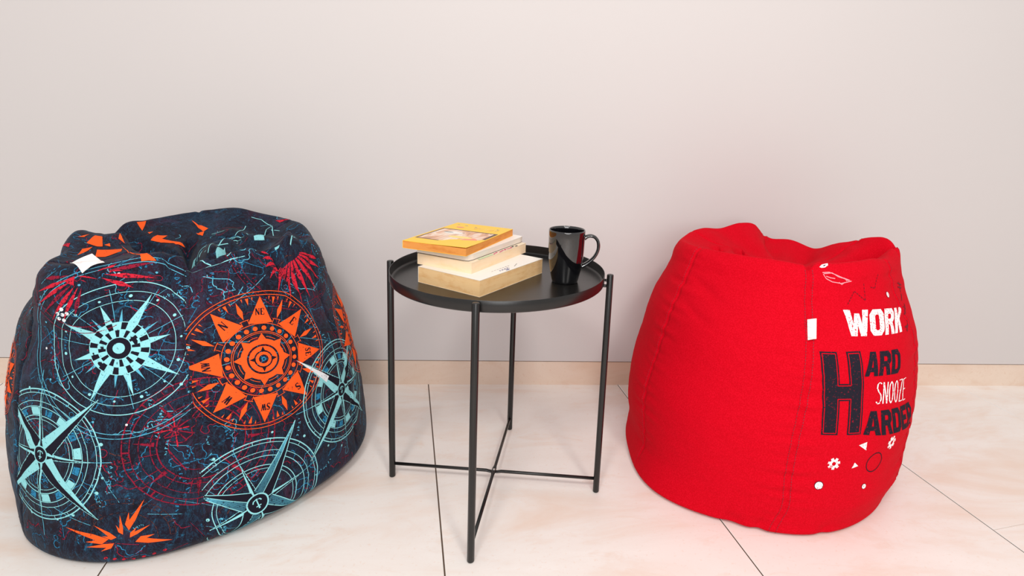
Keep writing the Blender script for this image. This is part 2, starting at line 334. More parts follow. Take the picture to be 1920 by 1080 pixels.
RQ = {'work': [(-87.03, 164.3), (-44.28, 160.3), (-55.54, 149.1), (-87.22, 151.3)], 'H': [(-99.51, 143.0), (-83.25, 143.6), (-79.51, 93.6), (-94.72, 94.3)], 'ard': [(-80.64, 142.9), (-62.11, 141.7), (-63.42, 127.9), (-81.71, 129.2)], 'snooze': [(-76.27, 125.0), (-56.96, 122.2), (-56.26, 107.9), (-75.53, 111.7)], 'arder': [(-79.08, 107.8), (-50.7, 103.7), (-42.11, 82.9), (-78.45, 93.1)], 'tri': [[(-79.34, 86.5), (-76.12, 88.1), (-75.88, 82.5)], [(-80.57, 71.2), (-79.69, 75.1), (-78.02, 72.5)]], 'gear': [(-87.79, 75.1), (-62.06, 82.3)], 'ring': (-70.53, 72.7), 'dots': [(-91.99, 60.6), (-73.57, 57.1), (-54.08, 168.4)], 'zig': [[(-83.68, 166.8), (-79.1, 173.3), (-72.94, 167.6), (-71.77, 177.2)], [(-67.3, 174.1), (-63.98, 173.1), (-60.22, 181.4)]], 'flat_gear': [(-97.54, 189.0), (-96.26, 190.0), (-94.7, 190.4), (-92.4, 190.9), (-92.77, 189.5), (-94.64, 188.5), (-96.39, 188.5)], 'flat_hole': [(-95.66, 189.3), (-94.94, 189.8), (-94.09, 189.6), (-94.93, 189.1)], 'eye': [[(-96.31, 186.1), (-92.87, 185.9), (-89.95, 184.3), (-85.99, 181.9), (-82.5, 179.7)], [(-96.09, 185.3), (-94.88, 182.5), (-91.79, 180.2), (-86.87, 178.7), (-82.97, 179.1), (-80.65, 179.3)], [(-95.68, 185.4), (-91.38, 185.4), (-88.49, 182.8), (-84.27, 181.0), (-83.63, 179.6)], [(-94.79, 183.8), (-92.57, 182.6), (-90.21, 181.9)], [(-88.14, 179.5), (-86.42, 178.0), (-84.74, 179.1)], [(-85.55, 181.8), (-81.58, 179.8)]], 'side': [[(-31.58, 173.0), (-34.44, 166.8)], [(-35.3, 173.1), (-28.91, 169.7)], [(-36.58, 170.8), (-30.78, 168.5)], [(-34.73, 166.0), (-38.84, 162.8)], [(-37.4, 160.5), (-43.2, 155.8)], [(-41.45, 159.8), (-39.33, 158.0)], [(-43.46, 152.3), (-50.24, 148.0)], [(-50.51, 150.3), (-43.55, 150.1)], [(-42.07, 157.6), (-40.82, 155.6)]], 'tagxyz': [[0.6394, -0.142, 0.4697], [0.656, -0.1465, 0.4717], [0.6464, -0.1726, 0.4377], [0.6312, -0.1692, 0.4355]], 'tag': [(-103.33, 159.6), (-100.18, 159.6), (-101.1, 148.7), (-103.56, 148.2)]}
# ---------------------------------------------------------------- the room
WALL_Y = .5027; BASE_Z = .0794
m = NT('painted_wall', rough=.62, spec=.35)
v = m.coord()
c = m.mix(m.noise(v, 1.3, 3), lin(205, 200, 199), lin(208, 203, 202))
m.color(c); m.bump(m.noise(m.coord((1, 1, 1)), 420, 2), .04); M_WALL = m.m
m = NT('shadow_gap', rough=.8); m.color(lin(66, 54, 48)); M_GAP = m.m

def tile_material(name, base, warm, pale, rough, spec):
    m = NT(name, rough=rough, spec=spec)
    v = m.coord(rot=(0, 0, .3)); w = m.coord((.7, 1.9, 1.6), rot=(0, 0, -.18))
    a = m.ramp(m.noise(w, 3.2, 6, .62, .6), [(.36, pale), (.50, base), (.66, warm)])
    b = m.ramp(m.noise(w, 9.0, 7, .7, .9), [(.56, (0, 0, 0)), (.72, (1, 1, 1))])
    c = m.mix(b, a, m.mix(.8, a, warm))
    c = m.mix(m.ramp(m.noise(v, 130, 2), [(.30, (1, 1, 1)), (.38, (0, 0, 0))]), c, m.mix(.5, c, warm))
    m.color(c); m.bump(m.noise(v, 60, 4), .05); return m.m
M_TILE = tile_material('stone_tile', lin(239, 231, 225), lin(234, 215, 202), lin(242, 236, 231), .42, .45)
M_SKIRT = tile_material('stone_skirting', lin(224, 203, 186), lin(216, 188, 166), lin(228, 210, 194), .5, .4)
m = NT('dark_grout', rough=.9, spec=.2); m.color(lin(92, 74, 62)); M_GROUT = m.m
m = NT('pale_grout', rough=.9, spec=.2); m.color(lin(205, 180, 160)); M_GROUT2 = m.m

bm = bmesh.new(); box(bm, -4.2, 4.6, WALL_Y, WALL_Y + .06, BASE_Z + .0028, 3.0)
struct(from_bm('wall_back', bm, mats=[M_WALL]))
bm = bmesh.new(); box(bm, -4.2, 4.6, WALL_Y + .0012, WALL_Y + .05, 0, BASE_Z)
struct(from_bm('baseboard_back', bm, mats=[M_SKIRT]))
bm = bmesh.new(); box(bm, -4.2, 4.6, WALL_Y + .006, WALL_Y + .04, BASE_Z, BASE_Z + .0028)
struct(from_bm('gap_shade_1', bm, mats=[M_GAP]))  # dark strip set in the groove, its colour stands for the shade there

# floor: long stone tiles laid askew to the wall, thin joints between their columns
TAU = -.1819
DR = Vector((math.sin(TAU), math.cos(TAU), 0)); PR = Vector((DR.y, -DR.x, 0))
GX = [-3.12, -2.523, -1.926, -1.33, -.7326, -.1283, .4702, 1.0642, 1.6572, 2.254, 2.851, 3.45]
ROWS = [.52, .66, .62, .58, .62, .66, .62, -.3935, .66, .60, .64]     # where one joint of each column lies
bm = bmesh.new()
def tile(u0, u1, v0, v1, z, mat):
    q = [PR*u + DR*w for u, w in ((u0, v0), (u1, v0), (u1, v1), (u0, v1))]
    f = bm.faces.new([bm.verts.new((p.x, p.y, z)) for p in q]); f.material_index = mat
for k, (ga, gb) in enumerate(zip(GX[:-1], GX[1:])):
    wa = .0009 if abs(ga - 1.6572) < .01 else .0016; wb_ = .0009 if abs(gb - 1.6572) < .01 else .0016
    lo = ROWS[k] - 4*1.192
    for j in range(5):
        v0 = lo + j*1.192
        tile(ga + wa, gb - wb_, v0 + .0007, v0 + 1.192 - .0007, 0.0, 0)
        tile(ga + wa, gb - wb_, v0 - .0007, v0 + .0007, -.0006, 2)
for g in GX:
    w = .0009 if abs(g - 1.6572) < .01 else .0016
    tile(g - w, g + w, -6, 2.5, -.0008, 2 if abs(g - 1.6572) < .01 else 1)
struct(from_bm('floor', bm, mats=[M_TILE, M_GROUT, M_GROUT2]))
# ---------------------------------------------------------------- side table
m = NT('black_powder_coat', rough=.27, spec=.45)
v = m.coord(); m.color(m.mix(m.noise(v, 900, 2), lin(21, 20, 20), lin(27, 26, 25))); m.bump(m.noise(v, 1500, 2), .12, .0004)
M_BLACK = m.m
m = NT('bright_rivet', rough=.25, metallic=1); m.color(lin(205, 203, 200)); M_RIVET = m.m
TRAY_R, TRAY_TOP, TRAY_FLOOR, LEG_R, LEG_AT, LEG_TOP = .2295, .5279, .5054, .0072, .2413, .5275
PHI = -.1461
table = thing('side_table', (0, 0, 0), 'round black metal tray side table on four thin legs between the two bean bags', 'table', PHI)
bm = bmesh.new()
R_ = TRAY_R; T = .0011
prof = [(0, TRAY_FLOOR - .0014), (R_ - .006, TRAY_FLOOR - .0014), (R_ - .003, TRAY_FLOOR - .0008), (R_ - .0012, TRAY_FLOOR + .0008), (R_, TRAY_FLOOR + .0035),
        (R_, TRAY_TOP - .0006), (R_ - .0004, TRAY_TOP), (R_ - T, TRAY_TOP), (R_ - T - .0003, TRAY_TOP - .0006), (R_ - T - .0003, TRAY_FLOOR + .0048),
        (R_ - T - .0012, TRAY_FLOOR + .0024), (R_ - T - .0036, TRAY_FLOOR + .0007), (R_ - T - .007, TRAY_FLOOR), (R_*.5, TRAY_FLOOR), (0, TRAY_FLOOR)]
lathe(bm, prof, 160)
o = from_bm('tray', bm, table, [M_BLACK]); auto_smooth(o, 50)
for k in range(4):
    a = k*math.pi/2; cx, cy = LEG_AT*math.cos(a), LEG_AT*math.sin(a)
    bm = bmesh.new()
    tube(bm, [(cx, cy, z) for z in (0.0, .0012, .003, .26, LEG_TOP - .0016, LEG_TOP - .0004, LEG_TOP)],
         [LEG_R - .0014, LEG_R - .0004, LEG_R, LEG_R, LEG_R, LEG_R - .0006, LEG_R - .0016], 28)
    o = from_bm('leg', bm, table, [M_BLACK]); auto_smooth(o, 60)
    bm = bmesh.new()                                          # hook that carries the tray
    ca, sa = math.cos(a), math.sin(a); P_ = lambda r, z: (r*ca, r*sa, z)
    tube(bm, [P_(LEG_AT - LEG_R + .002, .5015), P_(TRAY_R + .0005, .5012), P_(TRAY_R - .006, .5008), P_(TRAY_R - .018, .5006)], [.0034, .0034, .0032, .0022], 12)
    tube(bm, [P_(LEG_AT - LEG_R + .002, .514), P_(TRAY_R + .0002, .514)], .0030, 12)
    o = from_bm('bracket', bm, table, [M_BLACK], sm=True)
for k in range(2):
    a = k*math.pi/2; d = Vector((math.cos(a), math.sin(a), 0)); L_ = LEG_AT - LEG_R + .002
    zz = .0338
    bm = bmesh.new()
    n_ = Vector((0, 0, 1))
    def S(s, dz=0): return tuple(d*s + n_*(zz + dz))
    hop = .0019 if k else -.0019
    pts = [S(-L_), S(-.05), S(-.018), S(-.007, hop), S(.007, hop), S(.018), S(.05), S(L_)]
    tube(bm, pts, [.0036, .0036, .0036, (.0022, .0052), (.0022, .0052), .0036, .0036, .0036], 14)
    from_bm('crossbar', bm, table, [M_BLACK], sm=True)
bm = bmesh.new(); lathe(bm, [(0, .0300), (.0030, .0300), (.0032, .0374), (.0028, .0386), (.0015, .0393), (0, .0395)], 20)
o = from_bm('rivet', bm, table, [M_RIVET], sm=True); o['label'] = 'bright metal rivet where the crossbars meet'

# ---------------------------------------------------------------- mug
m = NT('black_glaze', rough=.035, spec=.75); m.color(lin(13, 13, 16)); m.b.inputs['Coat Weight'].default_value = .6; m.b.inputs['Coat Roughness'].default_value = .02
M_GLAZE = m.m
mug = thing('mug', (.1415, -.0215, TRAY_FLOOR), 'tall glossy black ceramic mug standing on the tray beside the books', 'mug', math.radians(-2))
H = .1160
prof = [(0, .0016), (.0215, .0016), (.0235, .0002), (.0262, .0), (.0278, .0012), (.0292, .006), (.0316, .017), (.0341, .030), (.0360, .042), (.0374, .054), (.0383, .068), (.0388, .085), (.0391, .100),
        (.0393, H - .003), (.0392, H - .0010), (.0385, H), (.0375, H - .0002), (.0367, H - .0016), (.0362, H - .006), (.0358, .085), (.0350, .06), (.0330, .04), (.0300, .02), (.0262, .010), (.018, .0066), (0, .0062)]
bm = bmesh.new(); lathe(bm, prof, 96); from_bm('body', bm, mug, [M_GLAZE], sm=True)
ctrl = [(.0375, .0975), (.0430, .1015), (.0510, .1035), (.0600, .1010), (.0668, .0930), (.0692, .0820), (.0676, .0700), (.0620, .0580), (.0530, .0480), (.0440, .0405), (.0345, .0350)]
cx_ = np.arange(len(ctrl)); qq = np.linspace(0, len(ctrl) - 1, 60)
cc = _cr(cx_, np.array(ctrl), qq)
bm = bmesh.new(); tube(bm, [(float(a), 0, float(b)) for a, b in cc], [(.0036 + .0012*abs(2*k/59 - 1)**3, .0062 + .0022*abs(2*k/59 - 1)**3) for k in range(60)], 20)
from_bm('handle', bm, mug, [M_GLAZE], sm=True)

# ---------------------------------------------------------------- books
def page_material(name, a, b, c, rough=.85):
    m = NT(name, rough=rough, spec=.15)
    v = m.coord((6, 6, 900)); w = m.coord((14, 14, 60))
    col = m.mix(m.noise(v, 1.0, 3, .7), a, b)
    col = m.mix(m.ramp(m.noise(w, 1.6, 5, .7), [(.48, (0, 0, 0)), (.75, (1, 1, 1))]), col, c)
    m.color(col); m.bump(m.noise(v, 1.0, 2), .25, .0005); return m.m
M_PAGES = [page_material('tan_pages', lin(244, 208, 156), lin(236, 192, 136), lin(226, 172, 112)),
           page_material('cream_pages', lin(244, 220, 188), lin(238, 208, 172), lin(238, 204, 158)),
           page_material('grey_white_pages', lin(236, 226, 214), lin(226, 214, 200), lin(228, 210, 190)),
           page_material('amber_pages', lin(230, 158, 84), lin(218, 140, 66), lin(206, 122, 52))]
def paper(name, c, rough=.45): m = NT(name, rough=rough, spec=.4); m.color(c); return m.m
M_WHITE = paper('white_card', lin(238, 232, 224)); M_CREAM = paper('cream_card', lin(236, 218, 190)); M_INK = paper('blue_ink', lin(92, 96, 150))
M_INKG = paper('grey_ink', lin(150, 146, 140)); M_DARK = paper('dark_card', lin(38, 34, 40)); M_PINK = paper('pink_print', lin(200, 60, 110)); M_GREEN = paper('pale_green_print', lin(198, 214, 170))
M_NAVY = paper('navy_print', lin(40, 40, 78))
M_YEL = paper('yellow_card', lin(248, 198, 34), .35); M_PALE = paper('pale_yellow_print', lin(246, 214, 130)); M_BORDER = paper('plum_border', lin(96, 66, 58)); M_ROSE = paper('rose_print', lin(236, 150, 120))
m = NT('painted_panel', rough=.35, spec=.4)
v = m.coord((9, 26, 1), rot=(0, 0, .25))
m.color(m.ramp(m.noise(v, 1.0, 3, .5, 1.2), [(.30, lin(168, 120, 92)), (.42, lin(222, 168, 132)), (.5, lin(240, 222, 206)), (.58, lin(214, 160, 120)), (.68, lin(238, 196, 168)), (.78, lin(186, 166, 130))]))
M_PAINT = m.m

def book(label, corner, ang, wide, long_, z, thick, pages, front, back, cov=.0006, curl=0.0, round_=0):
    """corner: the near corner; 'long_' runs along ang, 'wide' at 90 degrees to its left; spine on the far long side"""
    o = thing('book', (corner[0], corner[1], z), label, 'book', ang, 'books stacked on the tray table')
    nx, ny = 14, 10
    def sheet(name, z0, z1, mats, over=0.0, lift=None, r=0):
        bm = bmesh.new(); g = {}
        for i in range(nx + 1):
            for j in range(ny + 1):
                x = -over + (long_ + 2*over)*i/nx; y = -over + (wide + over)*j/ny
                if r:                                         # rounded corners on the open side
                    for cx0, sx in ((r - over, -1), (long_ + over - r, 1)):
                        if (x - cx0)*sx > 0 and y < r - over:
                            dx, dy = x - cx0, y - (r - over); d = math.hypot(dx, dy)
                            if d > r: x, y = cx0 + dx*r/d, (r - over) + dy*r/d
                dz = lift(x, y) if lift else 0
                for s, zz in ((0, z0), (1, z1)): g[i, j, s] = bm.verts.new((x, y, zz + dz))
        for i in range(nx):
            for j in range(ny):
                bm.faces.new((g[i,j,1], g[i+1,j,1], g[i+1,j+1,1], g[i,j+1,1])); bm.faces.new((g[i,j,0], g[i,j+1,0], g[i+1,j+1,0], g[i+1,j,0]))
        for i in range(nx):
            for j in (0, ny): bm.faces.new((g[i,j,0], g[i+1,j,0], g[i+1,j,1], g[i,j,1]))
        for j in range(ny):
            for i in (0, nx): bm.faces.new((g[i,j,0], g[i,j+1,0], g[i,j+1,1], g[i,j,1]))
        return from_bm(name, bm, o, mats)
    lf = (lambda x, y: curl*max(0, 1 - (x/long_)*2.2)**2*max(0, 1 - y/wide*1.6)) if curl else None
    sheet('page_block', cov, thick - cov, [pages], 0, None, round_)
    sheet('back_cover', 0, cov, [back], .0004, None, round_)
    fc = sheet('front_cover', thick - cov, thick, [front], .0004, lf, round_)
    bm = bmesh.new(); box(bm, -.0004, long_ + .0004, wide, wide + .0009, 0, thick)
    from_bm('spine', bm, o, [front], bevel=.0004)
    return o, fc
def printed(fc, shapes, z):
    """flat printed shapes on a cover: list of (polygon, material), joined into the cover's mesh"""
    bm = bmesh.new(); bm.from_mesh(fc.data)
    for k, (poly, mat) in enumerate(shapes):
        if mat.name not in [q.name for q in fc.data.materials]: fc.data.materials.append(mat)
        idx = [q.name for q in fc.data.materials].index(mat.name)
        vv = [bm.verts.new((x, y, z + .00006*(1 + k % 12))) for x, y in poly]
        for t in geometry.tessellate_polygon([[Vector((x, y, 0)) for x, y in poly]]):
            try:
                f = bm.faces.new([vv[i] for i in t]); f.material_index = idx
                f.normal_update()
                if f.normal.z < 0: f.normal_flip()
            except ValueError: pass
    bm.to_mesh(fc.data); bm.free()
def bar(x0, y0, x1, y1, w):
    d = Vector((x1 - x0, y1 - y0)); n_ = Vector((-d.y, d.x)).normalized()*w/2
    return [(x0 + n_.x, y0 + n_.y), (x0 - n_.x, y0 - n_.y), (x1 - n_.x, y1 - n_.y), (x1 + n_.x, y1 + n_.y)]
def disc(x, y, rx, ry, n_=14): return [(x + rx*math.cos(6.2832*k/n_), y + ry*math.sin(6.2832*k/n_)) for k in range(n_)]
ZT = TRAY_FLOOR
b, fc = book('thick tan-paged paperback lying lowest of the stack on the black tray', (-.0343, -.1411), math.radians(54.7), .160, .2235, ZT, .0336, M_PAGES[0], M_WHITE, M_CREAM)
rg = random.Random(4); sh = []
for k in range(4):                                            # a faint line of blue lettering near the right edge
    x = .078 + k*.0085; sh += [(bar(x, .009, x + .0045, .0155, .0011), M_INK), (bar(x + .0045, .0155, x + .0068, .0092, .0010), M_INK), (bar(x + .001, .0118, x + .006, .0118, .0008), M_INK)]
for k in range(7): sh.append((bar(.064 + k*.0092, .0215, .070 + k*.0092, .0215, .0016), M_INKG))
sh += [(disc(.098, .0052, .006, .0022), M_INK), (bar(.128, .010, .150, .019, .0012), M_INKG)]
printed(fc, sh, .0336)
b, fc = book('thick cream-paged paperback second from the bottom, above the tan-paged book', (-.0535, -.0965), math.radians(60.0), .1335, .2215, ZT + .0337, .0226, M_PAGES[1], M_CREAM, M_CREAM)
sh = []
for k in range(9):
    x = .085 + k*.0115; sh.append((bar(x, .0025 + .002*(k % 2), x + .0095, .003 + .0018*((k+1) % 3), .0042), M_PINK if k < 7 else M_DARK))
sh.append((bar(.03, .004, .085, .004, .006), M_GREEN)); printed(fc, sh, .0226)
b, fc = book('slim white paperback with a dark back cover under the yellow book', (-.060, -.0875), math.radians(60.5), .1270, .2270, ZT + .0337 + .0228, .0130, M_PAGES[2], M_WHITE, M_DARK, cov=.0008, round_=.008)
z4 = ZT + .0337 + .0228 + .0132
b, fc = book('yellow-covered paperback with amber page edges on top of the stack', (-.0650, -.0975), math.radians(66.4), .1445, .2270, z4, .0158, M_PAGES[3], M_YEL, M_YEL, cov=.0005, curl=.0022)
# picture panel and the washed-out title line (cover runs: x along the long side, y across)
sh = [([(.036, .0025), (.154, .0025), (.154, .140), (.036, .140)], M_BORDER), ([(.0405, .0100), (.1480, .0100), (.1480, .1355), (.0405, .1355)], M_PAINT),
      (disc(.066, .030, .022, .017), M_ROSE), (disc(.085, .060, .010, .028), M_PALE), (disc(.118, .095, .012, .022), M_WHITE), (disc(.126, .074, .0012, .0032), M_NAVY), (disc(.120, .108, .004, .012), M_INKG)]
for k, y in enumerate((.020, .033, .046, .059, .072)):        # pale letter shapes, mostly worn away
    sh += [(bar(.176, y, .196, y + .001, .0022), M_PALE), (bar(.176, y + .005, .196, y + .006, .0018), M_PALE), (bar(.186, y, .186, y + .006, .0016), M_PALE)]
for x, y, r_ in ((.197, .024, .0022), (.196, .080, .0020), (.203, .108, .0030), (.206, .130, .0026), (.190, .066, .0012)): sh.append((disc(x, y, r_*.8, r_*1.4), M_INKG))
sh += [(disc(.180, .112, .006, .010), M_ROSE)]
printed(fc, sh, .0158)
# ---------------------------------------------------------------- bean bags
def grid_mesh(bag):
    nv, nt = bag.nv, bag.NT
    P = bag.P; body = P[1:-1].reshape(-1, 3)
    verts = np.vstack([body, P[0, :1], P[-1, :1]])
    i = np.arange(nv - 3)[:, None]*nt; j = np.arange(nt)[None]; j2 = (j + 1) % nt
    q = np.stack([i + j, i + j2, i + nt + j2, i + nt + j], -1).reshape(-1, 4)
    nb = len(body); last = (nv - 3)*nt
    jj = np.arange(nt); jj2 = (jj + 1) % nt
    t1 = np.stack([np.full(nt, nb), jj2, jj], -1); t2 = np.stack([np.full(nt, nb + 1), last + jj, last + jj2], -1)
    return verts, q, np.vstack([t1, t2])
class Print:
    """triangles of printed ink, gathered in (theta, row) space and laid on the cloth in layers"""
    def __init__(self, bag): self.bag = bag; self.v = []; self.f = []; self.m = []; self.nv = 0; self.layer = 0; self.clip = None      # clip: (lowest, highest) degrees of the cloth panel printed on
    def tris(self, ab, tri, mat, fmap):
        ab = np.asarray(ab, float); tri = np.asarray(tri, int)
        th, t = fmap(ab[:, 0], ab[:, 1])
        if self.clip:
            lo, hi = np.radians(self.clip); d = (np.asarray(th) - (lo + hi)/2 + np.pi) % (2*np.pi) - np.pi
            tri = tri[(np.abs(d[tri]) <= (hi - lo)/2).all(1)]
            if not len(tri): return
        self.v.append(self.bag.at(th, t, .0004 + .00012*self.layer)); self.f.append(tri + self.nv); self.m.append(np.full(len(tri), mat)); self.nv += len(ab)
    def poly(self, pts, mat, fmap, fine=.007):
        tri = geometry.tessellate_polygon([[Vector((x, y, 0)) for x, y in pts]])
        T_ = [[np.array(pts[i], float) for i in t] for t in tri]; out = []
        while T_:
            a, b, c = T_.pop(); e = [np.hypot(*(a-b)), np.hypot(*(b-c)), np.hypot(*(c-a))]; k = int(np.argmax(e))
            if e[k] > fine:
                a, b, c = (a, b, c) if k == 0 else ((b, c, a) if k == 1 else (c, a, b))
                mid = (a + b)/2; T_ += [[a, mid, c], [mid, b, c]]
            else:
                if (b[0]-a[0])*(c[1]-a[1]) - (b[1]-a[1])*(c[0]-a[0]) < 0: b, c = c, b
                out += [a, b, c]
        if out: self.tris(np.array(out), np.arange(len(out)).reshape(-1, 3), mat, fmap)
    def strip(self, A, B, mat, fmap):
        n_ = len(A); ab = np.vstack([A, B]); k = np.arange(n_ - 1)
        self.tris(ab, np.vstack([np.stack([k, k + 1, k + 1 + n_], -1), np.stack([k, k + 1 + n_, k + n_], -1)]), mat, fmap)
    def arc(self, r, w, mat, fmap, a0=0, a1=360, c=(0, 0), sq=1.0):
        n_ = max(6, int(abs(a1 - a0)/360*r*6.3/.005)); a = np.radians(np.linspace(a0, a1, n_))
        u = np.stack([np.cos(a), np.sin(a)*sq], -1)
        self.strip(np.array(c) + u*(r + w/2), np.array(c) + u*(r - w/2), mat, fmap) if a1 < a0 else self.strip(np.array(c) + u*(r - w/2), np.array(c) + u*(r + w/2), mat, fmap)
    def line(self, pts, w, mat, fmap, taper=False):
        p = np.array(pts, float); out = [p[0]]
        for a, b in zip(p[:-1], p[1:]):
            k = max(1, int(np.hypot(*(b - a))/.006)); out += [a + (b - a)*s/k for s in range(1, k + 1)]
        p = np.array(out); d = np.gradient(p, axis=0); d /= np.maximum(np.linalg.norm(d, axis=1, keepdims=True), 1e-9)
        n_ = np.stack([-d[:, 1], d[:, 0]], -1); ww = w/2*(np.linspace(1, .15, len(p))[:, None] if taper else 1)
        self.strip(p - n_*ww, p + n_*ww, mat, fmap)
    def disc(self, x, y, r, mat, fmap, n_=14): self.poly([(x + r*math.cos(6.2832*k/n_), y + r*math.sin(6.2832*k/n_)) for k in range(n_)], mat, fmap)
def cover_mesh(bag, pr, parent, mats):
    verts, q, t = grid_mesh(bag); nb = len(verts)
    if pr is not None and pr.v:
        verts = np.vstack([verts] + pr.v); pt = np.vstack(pr.f) + nb; pm = np.concatenate(pr.m)
    else: pt = np.zeros((0, 3), int); pm = np.zeros(0, int)
    me = bpy.data.meshes.new('cover'); me.vertices.add(len(verts)); me.vertices.foreach_set('co', verts.astype('f').ravel())
    idx = np.concatenate([q.ravel(), t.ravel(), pt.ravel()]); sizes = np.concatenate([np.full(len(q), 4), np.full(len(t) + len(pt), 3)])
    me.loops.add(len(idx)); me.loops.foreach_set('vertex_index', idx.astype('i'))
    me.polygons.add(len(sizes)); me.polygons.foreach_set('loop_start', np.concatenate([[0], np.cumsum(sizes)[:-1]]).astype('i'))
    me.polygons.foreach_set('material_index', np.concatenate([np.zeros(len(q) + len(t), int), pm]).astype('i'))
    me.update(calc_edges=True); smooth(me); me.validate()
    return link('cover', me, parent, mats)
# ---------------------------------------------------------------- print shapes
GLYPH = {   # block letters on a unit box: outer loop, then holes
 'W': [[(0,1),(.25,1),(.31,.45),(.40,.86),(.60,.86),(.69,.45),(.75,1),(1,1),(.86,0),(.58,0),(.5,.42),(.42,0),(.14,0)]],
 'O': [[(.22,0),(.78,0),(1,.2),(1,.8),(.78,1),(.22,1),(0,.8),(0,.2)], [(.36,.26),(.36,.74),(.43,.8),(.57,.8),(.64,.74),(.64,.26),(.57,.2),(.43,.2)]],
 'R': [[(0,0),(0,1),(.76,1),(.97,.84),(.97,.58),(.80,.45),(1,0),(.66,0),(.50,.38),(.34,.38),(.34,0)], [(.34,.60),(.34,.79),(.58,.79),(.64,.74),(.64,.65),(.58,.60)]],
 'K': [[(0,0),(0,1),(.34,1),(.34,.64),(.62,1),(1,1),(.64,.54),(1,0),(.62,0),(.42,.34),(.34,.26),(.34,0)]],
 'A': [[(0,0),(.28,1),(.72,1),(1,0),(.68,0),(.63,.18),(.37,.18),(.32,0)], [(.43,.37),(.5,.72),(.57,.37)]],
 'D': [[(0,0),(0,1),(.72,1),(.98,.80),(.98,.20),(.72,0)], [(.34,.2),(.34,.8),(.56,.8),(.64,.72),(.64,.28),(.56,.2)]],
 'E': [[(0,0),(0,1),(.95,1),(.95,.78),(.36,.78),(.36,.61),(.84,.61),(.84,.40),(.36,.40),(.36,.22),(.95,.22),(.95,0)]],
 'H': [[(0,0),(0,1),(.40,1),(.40,.635),(.63,.635),(.63,1),(1,1),(1,0),(.63,0),(.63,.425),(.40,.425),(.40,0)]],
}
STROKE = {  # thin single-line letters
 'S': [[(.95,.92),(.6,1),(.2,.9),(.1,.72),(.4,.55),(.8,.42),(.9,.2),(.6,.02),(.2,0),(0,.1)]],
 'N': [[(.05,0),(.1,1),(.85,0),(.95,1)]], 'O': [[(.5,1),(.18,.85),(.05,.5),(.2,.12),(.5,0),(.82,.14),(.95,.5),(.8,.88),(.5,1)]],
 'Z': [[(0,.98),(.95,1),(.1,0),(1,.03)], [(.25,.5),(.75,.52)]], 'E': [[(.95,1),(.1,.97),(.05,0),(.95,.03)], [(.07,.5),(.75,.53)]],
 'W': [[(0,1),(.25,0),(.5,.8),(.75,0),(1,1)]],
}
BIG = {     # letters of the compass points: bold stems with serifs
 'N': [((.1,0),(.1,1),.16),((.1,1),(.85,0),.26),((.85,0),(.85,1),.12),((0,0),(.25,0),.09),((-.05,1),(.2,1),.09),((.7,1),(1,1),.09)],
 'E': [((.2,0),(.2,1),.26),((.05,1),(.9,1),.11),((.05,0),(.9,0),.11),((.2,.52),(.65,.52),.11),((.86,1),(.86,.75),.1),((.88,0),(.88,.28),.1)],
 'S': [((.82,.92),(.4,1),.16),((.4,1),(.15,.76),.2),((.15,.76),(.8,.34),.28),((.8,.34),(.6,.02),.2),((.6,.02),(.15,.06),.16),((.12,0),(.12,.3),.1),((.85,.72),(.85,1),.1)],
 'W': [((.02,1),(.27,0),.24),((.27,0),(.5,.95),.12),((.45,1),(.70,0),.24),((.70,0),(.95,1),.12),((-.1,1),(.2,1),.08),((.82,1),(1.1,1),.08)],
}
def loops(pr, lp, mat, fmap, fine=.006):
    flat = [p for l in lp for p in l]
    tri = geometry.tessellate_polygon([[Vector((x, y, 0)) for x, y in l] for l in lp]); T_ = [[np.array(flat[i], float) for i in t] for t in tri]; out = []
    while T_:
        a, b, c = T_.pop(); e = [np.hypot(*(a-b)), np.hypot(*(b-c)), np.hypot(*(c-a))]; k = int(np.argmax(e))
        if e[k] > fine:
            a, b, c = (a, b, c) if k == 0 else ((b, c, a) if k == 1 else (c, a, b)); md = (a + b)/2; T_ += [[a, md, c], [md, b, c]]
        else:
            if (b[0]-a[0])*(c[1]-a[1]) - (b[1]-a[1])*(c[0]-a[0]) < 0: b, c = c, b
            out += [a, b, c]
    if out: pr.tris(np.array(out), np.arange(len(out)).reshape(-1, 3), mat, fmap)
SA, ST = .30, .0034                                       # nominal metres per radian / per row
def flatmap(a, b): return np.asarray(a)/SA, np.asarray(b)/ST
def absolute(pts): return [(math.radians(t)*SA, r*ST) for t, r in pts]
def quadmap(q):
    """unit box (0..1, 0..1) -> the cloth quad given as TL, TR, BR, BL"""
    q = np.array(absolute(q))
    def f(a, b):
        a = np.asarray(a)[:, None]; b = np.asarray(b)[:, None]
        p = (q[3]*(1-a) + q[2]*a)*(1-b) + (q[0]*(1-a) + q[1]*a)*b
        return p[:, 0]/SA, p[:, 1]/ST
    return f
def planmap(bag):
    """plan coordinates on the sunken top -> (theta, row)"""
    ux, uy = bag.sp['top_shift']; k0 = bag.krow[len(bag.sp['h']) + 3]
    rad = np.hypot(bag.P[k0:, :, 0] - ux, bag.P[k0:, :, 1] - uy)
    rad = np.maximum.accumulate(rad[::-1], axis=0)[::-1]
    def f(a, b):
        th = np.arctan2(np.asarray(b) - uy, np.asarray(a) - ux); rr_ = np.hypot(np.asarray(b) - uy, np.asarray(a) - ux); t = np.empty(len(th))
        for i in range(len(th)):
            j = int((th[i] + np.pi)/(2*np.pi)*bag.NT) % bag.NT
            t[i] = k0 + np.interp(-rr_[i], -rad[:, j], np.arange(len(rad)))
        return th, t
    return f
def rot2(p, deg):
    c, s = math.cos(math.radians(deg)), math.sin(math.radians(deg)); return (p[0]*c - p[1]*s, p[0]*s + p[1]*c)
